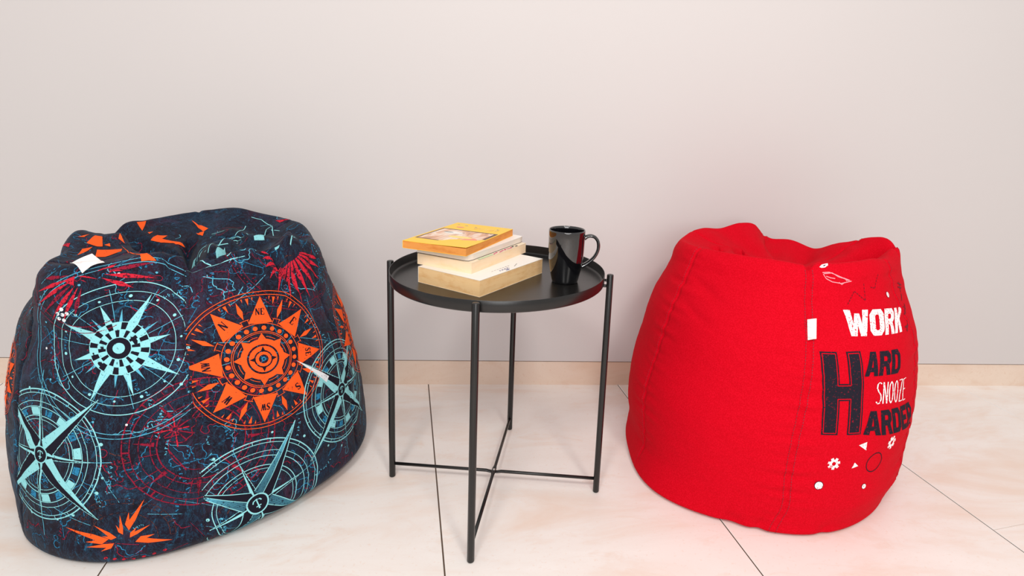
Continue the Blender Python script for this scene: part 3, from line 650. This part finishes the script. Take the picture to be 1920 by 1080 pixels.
def word(pr, text, fmap, mat, size, c, deg, w=.8):
    x = -len(text)*w*size/2*1.15
    for ch in text:
        for a, b, ww in BIG[ch]:
            pa = rot2((x + a[0]*size*w, (a[1] - .5)*size), deg); pb = rot2((x + b[0]*size*w, (b[1] - .5)*size), deg)
            pr.line([(c[0] + pa[0], c[1] + pa[1]), (c[0] + pb[0], c[1] + pb[1])], ww*size*.8, mat, fmap)
        x += w*size*1.15
def tri_ray(pr, deg, r0_, r1_, hw, mat, fmap, shade=None):
    """a compass ray: a kite, optionally with one half in a second ink"""
    P_ = lambda r, s: rot2((r, s), deg)
    if shade is None: pr.poly([P_(r1_, 0), P_(r0_, hw), P_(r0_, -hw)], mat, fmap)
    else:
        pr.poly([P_(r1_, 0), P_(r0_, hw), P_(r0_*.6, 0)], mat, fmap); pr.poly([P_(r1_, 0), P_(r0_*.6, 0), P_(r0_, -hw)], shade, fmap)
        pr.line([P_(r1_, 0), P_(r0_, -hw)], .0016, mat, fmap)
def anchor(pr, s, deg, mat, fmap):
    R_ = lambda pts: [rot2((x*s, y*s), deg) for x, y in pts]
    pr.line(R_([(0, -.6), (0, .55)]), s*.16, mat, fmap); pr.line(R_([(-.35, -.42), (.35, -.42)]), s*.14, mat, fmap)
    pr.line(R_([(-.6, .2), (-.45, .5), (0, .66), (.45, .5), (.6, .2)]), s*.17, mat, fmap); pr.disc(*rot2((0, -.68*s), deg), s*.14, mat, fmap, 8)

# ---- left bag -------------------------------------------------------------------
NAVY, TEALW, TEAL, BLUE, ORG, REDK, DRED, BROWN, WHITE = range(9)
def ink(name, c, worn, amount=.36):
    m = NT(name, rough=.85, spec=.10); v = m.coord()
    k = m.ramp(m.noise(v, 230, 5, .7), [(amount, (1, 1, 1)), (amount + .05, (0, 0, 0))])
    k2 = m.ramp(m.noise(v, 38, 5, .7), [(amount - .07, (1, 1, 1)), (amount - .02, (0, 0, 0))])
    m.color(m.mix(m.mix(1.0, k, k2, 'LIGHTEN'), c, worn)); cloth_bump(m); return m.m
def cloth_bump(m):
    w = m.noise(m.coord((1, 1, 1)), 900, 2, .6); m.bump(w, .25, .0006)
def navy_cloth():
    m = NT('printed_navy_cotton', rough=.85, spec=.10); v = m.coord(); w = m.coord((1.0, 1.0, .45), rot=(.4, .2, .5))
    b = m.b; b.inputs['Sheen Weight'].default_value = .06; b.inputs['Sheen Roughness'].default_value = .5
    base = m.mix(m.ramp(m.noise(v, 7, 6, .68, .8), [(.50, (0, 0, 0)), (.72, (1, 1, 1))]), lin(27, 23, 36), lin(28, 47, 68))
    base = m.mix(m.ramp(m.noise(w, 6, 6, .7, 1.4), [(.52, (0, 0, 0)), (.72, (1, 1, 1))]), base, lin(60, 32, 50))
    base = m.mix(m.ramp(m.noise(w, 26, 7, .78, 2.6), [(.57, (0, 0, 0)), (.68, (1, 1, 1))]), base, lin(36, 96, 128))
    base = m.mix(m.ramp(m.noise(v, 70, 6, .78, 1.6), [(.62, (0, 0, 0)), (.72, (1, 1, 1))]), base, lin(66, 60, 82))
    base = m.mix(m.ramp(m.noise(v, 48, 6, .75, 1.2), [(.37, (1, 1, 1)), (.47, (0, 0, 0))]), base, lin(19, 18, 27))
    base = m.mix(m.ramp(m.noise(m.coord((1, 1, .5), rot=(.1, 1.1, .2)), 16, 8, .82, 3.5), [(.492, (0, 0, 0)), (.5, (1, 1, 1)), (.508, (0, 0, 0))]), base, lin(40, 92, 122))
    m.color(base); cloth_bump(m); return m.m
MATS_L = [navy_cloth(), ink('pale_teal_ink', lin(142, 212, 218), lin(36, 70, 90), .345), ink('teal_ink', lin(92, 176, 202), lin(30, 60, 82), .38), ink('blue_ink', lin(44, 128, 170), lin(28, 50, 72), .42),
          ink('orange_ink', lin(244, 92, 36), lin(52, 32, 40), .325), ink('red_ink', lin(200, 36, 56), lin(60, 26, 40), .41), ink('dark_red_ink', lin(140, 28, 52), lin(48, 24, 38), .42),
          ink('brown_ink', lin(92, 52, 46), lin(30, 26, 36), .46), ink('white_ink', lin(222, 230, 234), lin(60, 90, 110), .36)]
M_DEEP = NT('black_navy_ink', rough=.85, spec=.10); M_DEEP.color(lin(26, 24, 36)); MATS_L.append(M_DEEP.m); DEEP = 9

def print_left(bag):
    pr = Print(bag); rg = random.Random(21); Q = LQ; F = {k: bag.frame(*c) for k, c in Q['c'].items()}
    # sea-chart scribble: coast lines, ruled lines, squiggles in the place of tiny lettering
    for k in range(420):
        th = rg.uniform(-200, 60); t = rg.uniform(26, 190); f = bag.frame(th, t); p = (0, 0); a = rg.uniform(0, 360); pts = [p]
        for s in range(rg.randint(6, 22)):
            a += rg.uniform(-65, 65); p = (p[0] + .005*math.cos(math.radians(a)), p[1] + .005*math.sin(math.radians(a))); pts.append(p)
        pr.line(pts, rg.uniform(.0007, .0017), rg.choice([BLUE, BLUE, BLUE, BLUE, DRED, DRED, BROWN, TEAL]), f)
    for k in range(200):
        f = bag.frame(rg.uniform(-200, 60), rg.uniform(26, 190)); a = rg.uniform(0, 360); l = rg.uniform(.02, .09)
        pr.line([(0, 0), (l*math.cos(math.radians(a)), l*math.sin(math.radians(a)))], rg.uniform(.0005, .0011), rg.choice([BLUE, BLUE, DRED, TEAL]), f)
    def squiggle(th, t, deg, n_, size, mat):
        f = bag.frame(th, t)
        for k in range(n_):
            x = (k - n_/2)*size*.8; q = [(x + rg.uniform(0, .6)*size, rg.uniform(-.5, .5)*size) for _ in range(4)]
            pr.line([rot2(p, deg) for p in q], size*.17, mat, f)
    for (th, t) in Q['words']: squiggle(th, t, 90 + rg.uniform(-18, 18), rg.randint(4, 8), .010, BLUE if rg.random() < .7 else TEAL)
    for k in range(130): squiggle(rg.uniform(-180, 40), rg.uniform(28, 185), rg.choice([90, 75, 100, 20]), rg.randint(3, 7), rg.uniform(.006, .010), rg.choice([BLUE, BLUE, DRED, TEAL]))
    for k in range(40):                                       # curled figures
        f = bag.frame(rg.uniform(-170, 40), rg.uniform(28, 185)); pr.arc(.007, .0014, BLUE, f, 30, 330); pr.arc(.005, .0012, BLUE, f, 0, 360, (.0, .012))
    for l in Q['coast']: pr.line(absolute(l), .0016, TEAL, flatmap)
    pr.layer = 1
    # dark red compass in the middle
    f = F['c6']
    for r_, w in ((.124, .0022), (.112, .0016), (.098, .0010), (.080, .0016), (.070, .0022), (.052, .0010)): pr.arc(r_, w, DRED, f)
    for k in range(40):
        a = k*9; pr.line([rot2((.113, 0), a), rot2((.123, 0), a)], .0012 if k % 5 else .003, DRED, f)
    for k in range(16):
        a = k*22.5 + 6; pr.line([rot2((.071, 0), a), rot2((.097, 0), a)], .0012, DRED, f)
        if k % 2: tri_ray(pr, a + 8, .074, .108, .004, DRED, f)
    for k in range(12): pr.line([rot2((.004, 0), k*30), rot2((rg.uniform(.02, .034), 0), k*30 + 4)], .0022, REDK if k % 3 == 0 else DRED, bag.frame(Q['c']['c6'][0] - 7, Q['c']['c6'][1] + 10))
    for k in range(9): pr.line([rot2((rg.uniform(.03, .10), rg.uniform(-.03, .03)), k*40), rot2((rg.uniform(.03, .10), rg.uniform(-.03, .03)), k*40 + 12)], .0020, DRED, f)
    # brown rings and the orange darts near the floor
    f = F['c7']
    for r_ in (.083, .074, .055): pr.arc(r_, .0010, BROWN, f, 0, 180)
    for k in range(20): pr.line([rot2((.075, 0), k*9), rot2((.082, 0), k*9)], .001, BROWN, f)
    for a, r_, w in ((62, .088, .0065), (90, .050, .0045), (167, .102, .0075), (145, .055, .0055), (-8, .078, .0065), (29, .050, .0045), (-172, .066, .005)):
        P_ = lambda r, s: rot2((r, s), a)
        pr.poly([P_(r_, 0), P_(r_*.46, w), P_(r_*.24, 0), P_(r_*.50, -w*.35)], ORG, f, .006); pr.poly([P_(r_*.24, 0), P_(r_*.46, w), P_(r_*.62, w*2.0), P_(r_*.34, w*1.5)], ORG, f, .006)
    for k in range(7): pr.disc(-.03 + .016*k, -.040 + .0035*abs(k - 3), .0034, REDK, f, 8)
    pr.layer = 2
    # pale twelve-ray compass with the chequered hub
    f = F['c1']; pr.clip = (-126, -66)
    for r_, w in ((.0870, .0010), (.1030, .0010), (.1200, .0016), (.1560, .0012), (.1640, .0012)): pr.arc(r_, w, TEALW if r_ < .13 else TEAL, f)
    for k in range(14): pr.disc(*rot2((.0952, 0), k*25.7 + 9), .0028 if k % 2 else .0021, TEALW, f, 10)
    for k in range(10): pr.line([rot2((.05, 0), k*36 + 30), rot2((.112, 0), k*36 + 30)], .0009, TEAL, f)
    for a, r_, hw in ((69, .102, .0085), (113, .088, .0060), (154, .108, .0085), (15, .080, .0060), (-31, .108, .0085), (-75, .090, .0060), (-116, .106, .0085), (-162, .080, .0060)): tri_ray(pr, a, .045, r_, hw, TEALW, f)
    for a in (40, 130, -55, -140, 92, -95): tri_ray(pr, a, .045, .072, .003, TEAL, f)
    pr.layer = 3
    pr.disc(0, 0, .0485, DEEP, f, 40); pr.layer = 4
    for k in range(12):
        pr.arc(.0412, .0140, TEALW, f, k*30, k*30 + 18); pr.arc(.0270, .0140, TEALW, f, k*30 + 15, k*30 + 33)
    pr.arc(.0480, .0014, TEALW, f); pr.arc(.0340, .0012, TEALW, f); pr.arc(.0200, .0014, TEALW, f); pr.disc(0, 0, .0098, TEALW, f, 18)
    for k in range(16): pr.disc(*rot2((.139, 0), k*22.5 + 5), .0022, WHITE if k % 4 == 0 else TEAL, f, 8)
    pr.clip = None
    # star compasses
    def star(key, R_, longs, shorts, spin, hatched=False, hub=.0140, band=True):
        f = F[key]; pr.layer = 2; pr.clip = {'c4': (-126, -66), 'c5': (-66, -6)}.get(key)
        for r_, w in ((R_, .0022), (R_*.945, .0012), (R_*.82, .0011), (R_*.74, .0014), (R_*.60, .0016), (R_*.545, .0010)): pr.arc(r_, w, TEALW, f)
        if band:
            for k in range(16):
                if k % 2 == 0: pr.arc(R_*.67, R_*.115, TEALW, f, k*22.5 + spin + 3, k*22.5 + spin + 17)
                else: pr.arc(R_*.67, R_*.10, BLUE, f, k*22.5 + spin + 5, k*22.5 + spin + 15)
        for k in range(24): pr.line([rot2((R_*.945, 0), k*15 + spin), rot2((R_, 0), k*15 + spin)], .001, TEALW, f)
        pr.layer = 3
        for a, r_ in shorts: tri_ray(pr, a, R_*.13, r_, R_*.050, TEALW, f, DEEP); pr.line([rot2((r_, 0), a), rot2((r_*1.35, 0), a)], .0012, TEAL, f)
        pr.layer = 4
        for a, r_ in longs:
            if hatched:
                P_ = lambda r, s: rot2((r, s), a)
                pr.layer = 4; pr.poly([P_(r_, 0), P_(R_*.17, R_*.145), P_(0, 0), P_(R_*.17, -R_*.145)], DEEP, f); pr.layer = 5
                pr.line([P_(r_, 0), P_(R_*.17, R_*.145)], .0016, TEALW, f); pr.line([P_(r_, 0), P_(R_*.17, -R_*.145)], .0016, TEALW, f); pr.line([P_(r_, 0), P_(0, 0)], .0013, TEALW, f)
                for k in range(1, 9): pr.line([P_(R_*.15, R_*.145*k/9), P_(r_*.97, R_*.004*k/9)], .0006, TEAL, f)
            else: tri_ray(pr, a, R_*.18, r_, R_*.150, TEALW, f, DEEP)
        pr.layer = 6
        pr.disc(0, 0, hub*1.22, TEALW, f, 24); pr.layer = 7; pr.disc(0, 0, hub*1.05, DEEP, f, 24); pr.layer = 8; anchor(pr, hub*.8, spin, TEALW, f); pr.clip = None
    star('c4', .1215, [(46, .160), (-44, .158), (133, .130), (-134, .140)], [(0, .104), (91, .116), (180, .09), (-90, .114)], 0)
    star('c3', .1160, [(132, .150), (-137, .165), (43, .150), (-47, .150)], [(88, .104), (-2, .10), (-92, .10), (178, .10)], -2)
    star('c5', .1310, [(58, .168), (-30, .150), (152, .118), (-120, .12)], [(104, .094), (14, .098), (-166, .090), (-76, .08)], 14, True, .0175, False)
    # the big orange compass
    def rose(key, s, spin, letters):
        f = F[key]; pr.layer = 9; pr.clip = {'c2': (-66, -6), 'c8': (-6, 54)}.get(key, (-186, -126))
        for r_ in (.1380, .1310): pr.arc(r_*s, .0013*s, ORG, f)
        tips = [(80, 'NE'), (35, 'E'), (-11, 'SE'), (-55, 'S'), (-98, 'SW'), (-142, 'W'), (174, 'NW'), (122, 'N')]
        for k, (a, w_) in enumerate(tips):
            a = a + spin; pr.layer = 9
            nx = tips[(k + 1) % 8][0] + spin; gap = ((a - nx) % 360); mid = a - gap/2; hwid = 17.5
            P_ = lambda r, d: rot2((r*s, 0), d)
            pr.poly([P_(.1285, a), P_(.0765, a + hwid), P_(.0735, a + 9), P_(.0728, a), P_(.0735, a - 9), P_(.0765, a - hwid)], ORG, f)
            D_ = lambda r, q: rot2((r*s, q*s), mid)
            pr.poly([D_(.124, 0), D_(.103, .0048), D_(.086, 0), D_(.103, -.0048)], ORG, f)
            for da in (-9.5, 9.5):
                E_ = lambda r, q: rot2((r*s, q*s), mid + da)
                pr.poly([E_(.1265, .0030), E_(.1265, -.0030), E_(.112, 0)], ORG, f)
            for da in (-5, 5, 14, -14):
                E_ = lambda r, q: rot2((r*s, q*s), mid + da); pr.poly([E_(.1275, .0013), E_(.1275, -.0013), E_(.120, 0)], ORG, f)
            pr.arc(.0842*s, .0012*s, ORG, f, mid - 6, mid + 6); pr.line([D_(.074, .0062), D_(.084, .0062)], .001, ORG, f); pr.line([D_(.074, -.0062), D_(.084, -.0062)], .001, ORG, f)
            if letters:
                pr.layer = 11; c = rot2((.0965*s, 0), a); word(pr, w_, f, DEEP, .0155 if len(w_) == 1 else .0128, c, a - 90 if -60 < a < 150 else a - 90, .62)
        pr.layer = 9
        pr.arc(.0722*s, .0012*s, ORG, f)
        for k in range(24): pr.disc(*rot2((.0630*s, 0), k*15 + spin), .0046*s, ORG, f, 12)
        pr.arc(.0560*s, .0012*s, ORG, f); pr.arc(.0530*s, .0010*s, ORG, f)
        pr.arc(.0355*s, .0110*s, ORG, f)
        for k in range(8):
            a = k*45 + 80 + spin; P_ = lambda r, q: rot2((r*s, q*s), a)
            pr.poly([P_(.0525, 0), P_(.039, .0085), P_(.039, -.0085)], ORG, f)
            pr.arc(.0455*s, .0010*s, ORG, f, a + 10, a + 35)
        pr.arc(.0220*s, .0090*s, ORG, f); pr.arc(.0120*s, .0060*s, ORG, f); pr.layer = 11
        for k in range(4):
            a = k*90 + 80 + spin; P_ = lambda r, q: rot2((r*s, q*s), a); pr.poly([P_(.0255, 0), P_(.016, .0042), P_(.016, -.0042)], DEEP, f)
        pr.arc(.0035*s, .0030*s, BLUE, f); pr.clip = None
    rose('c2', 1.0, 0, True)
    rose('c8', .86, 10, False); F['left'] = bag.frame(-142, 110); rose('left', .55, 0, False)
    pr.layer = 10                                             # the pale ray that crosses the orange rim
    f = F['c3']; tri_ray(pr, 132, .060, .158, .0075, WHITE, f); pr.arc(.1160, .0018, TEALW, f, 120, 190)
    # red sunbursts
    pr.layer = 6; f = F['c9']
    for a, r_ in ((-168, .070), (-152, .078), (-138, .092), (-126, .110), (-112, .118), (-99, .124), (-86, .116), (-72, .112), (-58, .098), (-44, .084), (175, .066), (-30, .07)):
        P_ = lambda r, q: rot2((r, q), a); pr.poly([P_(r_, 0), P_(.060, .0046), P_(.022, .002), P_(.022, -.002), P_(.060, -.0046)], REDK, f)
    for k in range(60): pr.disc(*rot2((.128, 0), -190 + k*3.6), .0014, DRED, f, 6)
    pr.arc(.134, .0010, DRED, f, -190, 20); pr.arc(.121, .0010, DRED, f, -190, 20)
    f = F['c10']
    for a, r_ in ((-172, .075), (-158, .095), (-146, .108), (-134, .112), (-122, .108), (-110, .095), (-98, .080), (-12, .11), (2, .10), (-26, .08)):
        P_ = lambda r, q: rot2((r, q), a); pr.poly([P_(r_, 0), P_(.058, .0040), P_(.026, 0), P_(.058, -.0040)], REDK if rg.random() < .6 else DRED, f)
    pr.arc(.10, .0012, DRED, f, 160, 300); pr.arc(.112, .0012, DRED, f, 160, 300)
    for l in Q['red']: pr.poly(absolute(l), REDK, flatmap)
    fl = absolute(Q['flower'])
    for x, y in fl: pr.disc(x, y, .0042, WHITE, flatmap, 8)
    for (th, t) in Q['dots']: pr.disc(0, 0, rg.uniform(.0022, .0034), TEALW, bag.frame(th, t), 10)
    # the sunken top
    pm = planmap(bag); pr.layer = 2
    for k in range(60):
        x, y = rg.uniform(-.2, .2), rg.uniform(-.2, .2); a = rg.uniform(0, 360); pts = [(x, y)]
        for s in range(rg.randint(4, 16)):
            a += rg.uniform(-60, 60); x += .005*math.cos(math.radians(a)); y += .005*math.sin(math.radians(a)); pts.append((x, y))
        if all(math.hypot(*p) < .225 for p in pts): pr.line(pts, rg.uniform(.0006, .0015), rg.choice([BLUE, BLUE, TEAL, DRED]), pm)
    pr.layer = 6
    for l in Q['orange']: pr.poly(l, ORG, pm)
    for k, l in enumerate(Q['redtop']):
        if k in (0, 1, 2, 7): pr.poly(l, REDK, pm)
    for k, l in enumerate(Q['cyan']):
        if k != 0 and k != 3: pr.poly(l, TEALW, pm)
    for l in Q['lines']:
        for a, b in zip(l[:-1], l[1:]):
            if math.hypot(a[0]-b[0], a[1]-b[1]) < .10: pr.line([a, b], .0016, TEALW, pm)
    for r_ in (.030, .038, .046, .054): pr.arc(r_, .0013, TEALW, pm, 60, 230, (.045, .045))
    pr.arc(.022, .010, TEALW, pm, 80, 150, (.045, .045)); pr.arc(.062, .006, TEALW, pm, 185, 240, (.045, .045))
    return pr

# ---- right bag ------------------------------------------------------------------
RRED, RWHITE, RBLACK, RWINE, RPINK = range(5)
def red_cloth():
    m = NT('red_canvas', rough=.85, spec=.08); v = m.coord()
    c = m.mix(m.noise(v, 6, 4), lin(192, 0, 20), lin(198, 0, 24)); c = m.mix(m.ramp(m.noise(v, 420, 2, .6), [(.42, (0, 0, 0)), (.62, (1, 1, 1))]), c, lin(210, 5, 32))
    m.color(c); cloth_bump(m); return m.m
def flat_ink(name, c): m = NT(name, rough=.75, spec=.25); m.color(c); cloth_bump(m); return m.m
MATS_R = [red_cloth(), ink('white_print', lin(246, 236, 236), lin(214, 30, 50), .39), ink('black_print', lin(33, 31, 42), lin(150, 16, 40), .35), flat_ink('wine_print', lin(112, 8, 28)), flat_ink('pink_print_line', lin(248, 150, 160))]
def print_right(bag):
    pr = Print(bag); Q = RQ; pr.layer = 2
    def letters(text, q, mat, widths, slope=0, gap=.05):
        f = quadmap(q); tot = sum(widths) + gap*(len(widths) - 1); x = 0
        for ch, w in zip(text, widths):
            lp = [[((x + px*w)/tot, py) for px, py in l] for l in GLYPH[ch]]
            loops(pr, lp, mat, f, .055); x += w + gap
    letters('WORK', Q['work'], RWHITE, [1.35, 1.0, .85, .85], gap=.06)
    letters('H', Q['H'], RBLACK, [1.0]); letters('ARD', Q['ard'], RBLACK, [1, 1, .95]); letters('ARDER', Q['arder'], RBLACK, [1.15, 1, 1, .85, .8])
    pr.layer = 4; f = quadmap(Q['H'])
    e = .045; ey = .022
    H_ = [(e, ey), (e, 1 - ey), (.40 - e, 1 - ey), (.40 - e, .635 - ey), (.63 + e, .635 - ey), (.63 + e, 1 - ey), (1 - e, 1 - ey), (1 - e, ey), (.63 + e, ey), (.63 + e, .425 + ey), (.40 - e, .425 + ey), (.40 - e, ey), (e, ey)]
    def uline(pts, w, mat, f, n_=10, asp=1.9):
        for a, b in zip(pts[:-1], pts[1:]):
            t = np.linspace(0, 1, n_*2)[:, None]; p = np.array(a)*(1-t) + np.array(b)*t; d = np.array([(b[0]-a[0]), (b[1]-a[1])*asp]); l = np.hypot(*d); nn = np.array([-d[1], d[0]/asp])/l*w/2
            pr.strip(p - nn, p + nn, mat, f)
    uline(H_, .020, RRED, f)
    f = quadmap(Q['snooze'])
    for k, ch in enumerate('SNOOZE'):
        for st in STROKE[ch]: uline([((k + .08 + .78*x)/6, y) for x, y in st], .032, RWHITE, f, 4, .8)
    pr.layer = 2
    for l in Q['tri']: pr.poly(absolute(l), RWHITE, flatmap)
    def gear(c, r_, sq):
        f = bag.frame(*c); pts = []
        for k in range(7):
            for da, rr_ in ((-18, .70), (-13, 1.0), (13, 1.0), (18, .70)):
                p = rot2((r_*rr_, 0), k*360/7 + da + 12); pts.append((p[0]*sq, p[1]))
        loops(pr, [pts, [(r_*.32*sq*math.cos(-6.2832*k/12), r_*.32*math.sin(-6.2832*k/12)) for k in range(12)]], RWHITE, f)
    gear(Q['gear'][0], .0140, 1.0); gear(Q['gear'][1], .0155, 1.0)
    pr.arc(.0225, .0020, RBLACK, bag.frame(*Q['ring']))
    for c, r_ in zip(Q['dots'], (.0088, .0056, .0062)): pr.layer = 2; pr.disc(0, 0, r_*1.14, RBLACK, bag.frame(*c), 20); pr.layer = 3; pr.disc(0, 0, r_, RWHITE, bag.frame(*c), 20)
    pr.layer = 2
    for l in Q['zig']:
        l = absolute(l)
        for a, b in zip(l[:-1], l[1:]):
            n_ = max(2, int(math.hypot(a[0]-b[0], a[1]-b[1])/.0065))
            for k in range(n_):
                t0, t1 = (k + .1)/n_, (k + .75)/n_; pr.line([(a[0] + (b[0]-a[0])*t0, a[1] + (b[1]-a[1])*t0), (a[0] + (b[0]-a[0])*t1, a[1] + (b[1]-a[1])*t1)], .0018, RWINE, flatmap)
    pr.poly(absolute(Q['flat_gear']), RWHITE, flatmap); pr.layer = 3; pr.poly(absolute(Q['flat_hole']), RBLACK, flatmap)
    for l in Q['eye']: pr.line(absolute(l), .0016, RPINK, flatmap)
    for l in Q['side']: pr.line(absolute(l), .0030, RWINE, flatmap)
    return pr

def stitches(bag, parent, mat, rows, step, width, t_range):
    """runs of thread along the seams: (seam degrees, offsets in metres); one object per seam"""
    for deg, offs in rows: one_seam(bag, parent, mat, deg, offs, step, width, t_range)
def one_seam(bag, parent, mat, deg, offs, step, width, t_range):
    pr = Print(bag); pr.layer = 6
    for off in offs:
        t0, t1 = t_range; f = bag.frame(deg, t0)
        tt = np.arange(bag.nv - 1.0); col = bag.at(np.full(len(tt), math.radians(deg)), tt)
        L_ = np.linalg.norm(np.diff(col, axis=0), axis=1)[int(t0):int(t1)].sum(); s = 0
        while s < L_:
            pr.line([(off, s), (off, s + step*.62)], width, 0, f); s += step
    me = bpy.data.meshes.new('seam_stitching'); v = np.vstack(pr.v); t = np.vstack(pr.f)
    me.from_pydata(v.tolist(), [], t.tolist()); me.update(); return link('seam_stitching', me, parent, [mat])

def fabric_tag(name, corners, lift, parent, mat, bend, nx=10, ny=8, thick=.0012, stand=0.0, rest=None):
    """a small cloth label: corners TL, TR, BR, BL around the bag's own origin"""
    c = [Vector(p) for p in corners]; n_ = ((c[1]-c[0]).cross(c[3]-c[0])).normalized()
    if n_.y > 0: n_ = -n_
    bm = bmesh.new(); g = {}
    for i in range(nx + 1):
        for j in range(ny + 1):
            a, b = i/nx, j/ny; p = (c[0]*(1-a) + c[1]*a)*(1-b) + (c[3]*(1-a) + c[2]*a)*b
            h = lift + bend*math.sin(a*3.14)*(.5 + .5*b) + stand*a
            if rest:                                          # lies on the cloth below it
                th_, t_ = rest[1](np.array([p.x]), np.array([p.y])); p = Vector((p.x, p.y, max(p.z, float(rest[0].at(th_, t_)[0, 2]) + .002)))
            for s in (0, 1): g[i, j, s] = bm.verts.new(p + n_*(h + thick*s))
    for i in range(nx):
        for j in range(ny):
            bm.faces.new((g[i,j,1], g[i,j+1,1], g[i+1,j+1,1], g[i+1,j,1])); bm.faces.new((g[i,j,0], g[i+1,j,0], g[i+1,j+1,0], g[i,j+1,0]))
    for i in range(nx):
        for j in (0, ny): bm.faces.new((g[i,j,0], g[i+1,j,0], g[i+1,j,1], g[i,j,1]))
    for j in range(ny):
        for i in (0, nx): bm.faces.new((g[i,j,0], g[i,j+1,0], g[i,j+1,1], g[i,j,1]))
    o = from_bm(name, bm, parent, [mat], sm=False); auto_smooth(o, 40); return o, n_
# ---------------------------------------------------------------- the two bags
def centred(spec):
    b = Bag(spec); b.P = b.P - np.array([*spec['center'], 0.0]); b.cx = b.cy = 0.0; return b
bagL = thing('bean_bag', (*LEFT['center'], 0), 'dark navy bean bag printed with orange and pale blue compass roses', 'bean bag')
BL = centred(LEFT); cover_mesh(BL, print_left(BL), bagL, MATS_L)
m = NT('dark_thread', rough=.8); m.color(lin(18, 17, 24))
stitches(BL, bagL, m.m, [(d_, (-.0035, .0035)) for d_ in (-126, -66, -6)], .0055, .0012, (24, 180))
m = NT('white_label_cloth', rough=.8, spec=.2); v = m.coord((30, 30, 260), rot=(.5, .3, .2))
m.color(m.mix(m.ramp(m.noise(v, 1.0, 2), [(.58, (0, 0, 0)), (.66, (1, 1, 1))]), lin(240, 232, 230), lin(226, 206, 204))); M_LABEL = m.m
tc = [Vector(p) - bagL.location for p in LQ['tagxyz']]; tc[1] = tc[0] + tc[2] - tc[3]
o, n_ = fabric_tag('care_label', tc, .002, bagL, M_LABEL, .003, rest=(BL, planmap(BL))); o['label'] = 'square white care label'
bagR = thing('bean_bag', (*RIGHT['center'], 0), 'red bean bag with a black and white slogan print', 'bean bag')
BR = centred(RIGHT); cover_mesh(BR, print_right(BR), bagR, MATS_R)
m = NT('red_thread', rough=.7); m.color(lin(146, 12, 36)); M_THREAD = m.m
m = NT('pale_red_thread', rough=.7); m.color(lin(168, 16, 40)); M_THREAD2 = m.m
stitches(BR, bagR, M_THREAD, [(-103, (-.0075, .0075)), (-44, (.007, -.007))], .0060, .0013, (22, 188))
stitches(BR, bagR, M_THREAD2, [(-164.5, (-.0065,)), (76, (.007, -.007)), (16, (.007, -.007))], .0060, .0012, (22, 196))
o, n_ = fabric_tag('side_label', [tuple(Vector(p) - bagR.location) for p in RQ['tagxyz']], .002, bagR, M_LABEL, .001, stand=.006); o['label'] = 'small white fabric label in the seam'
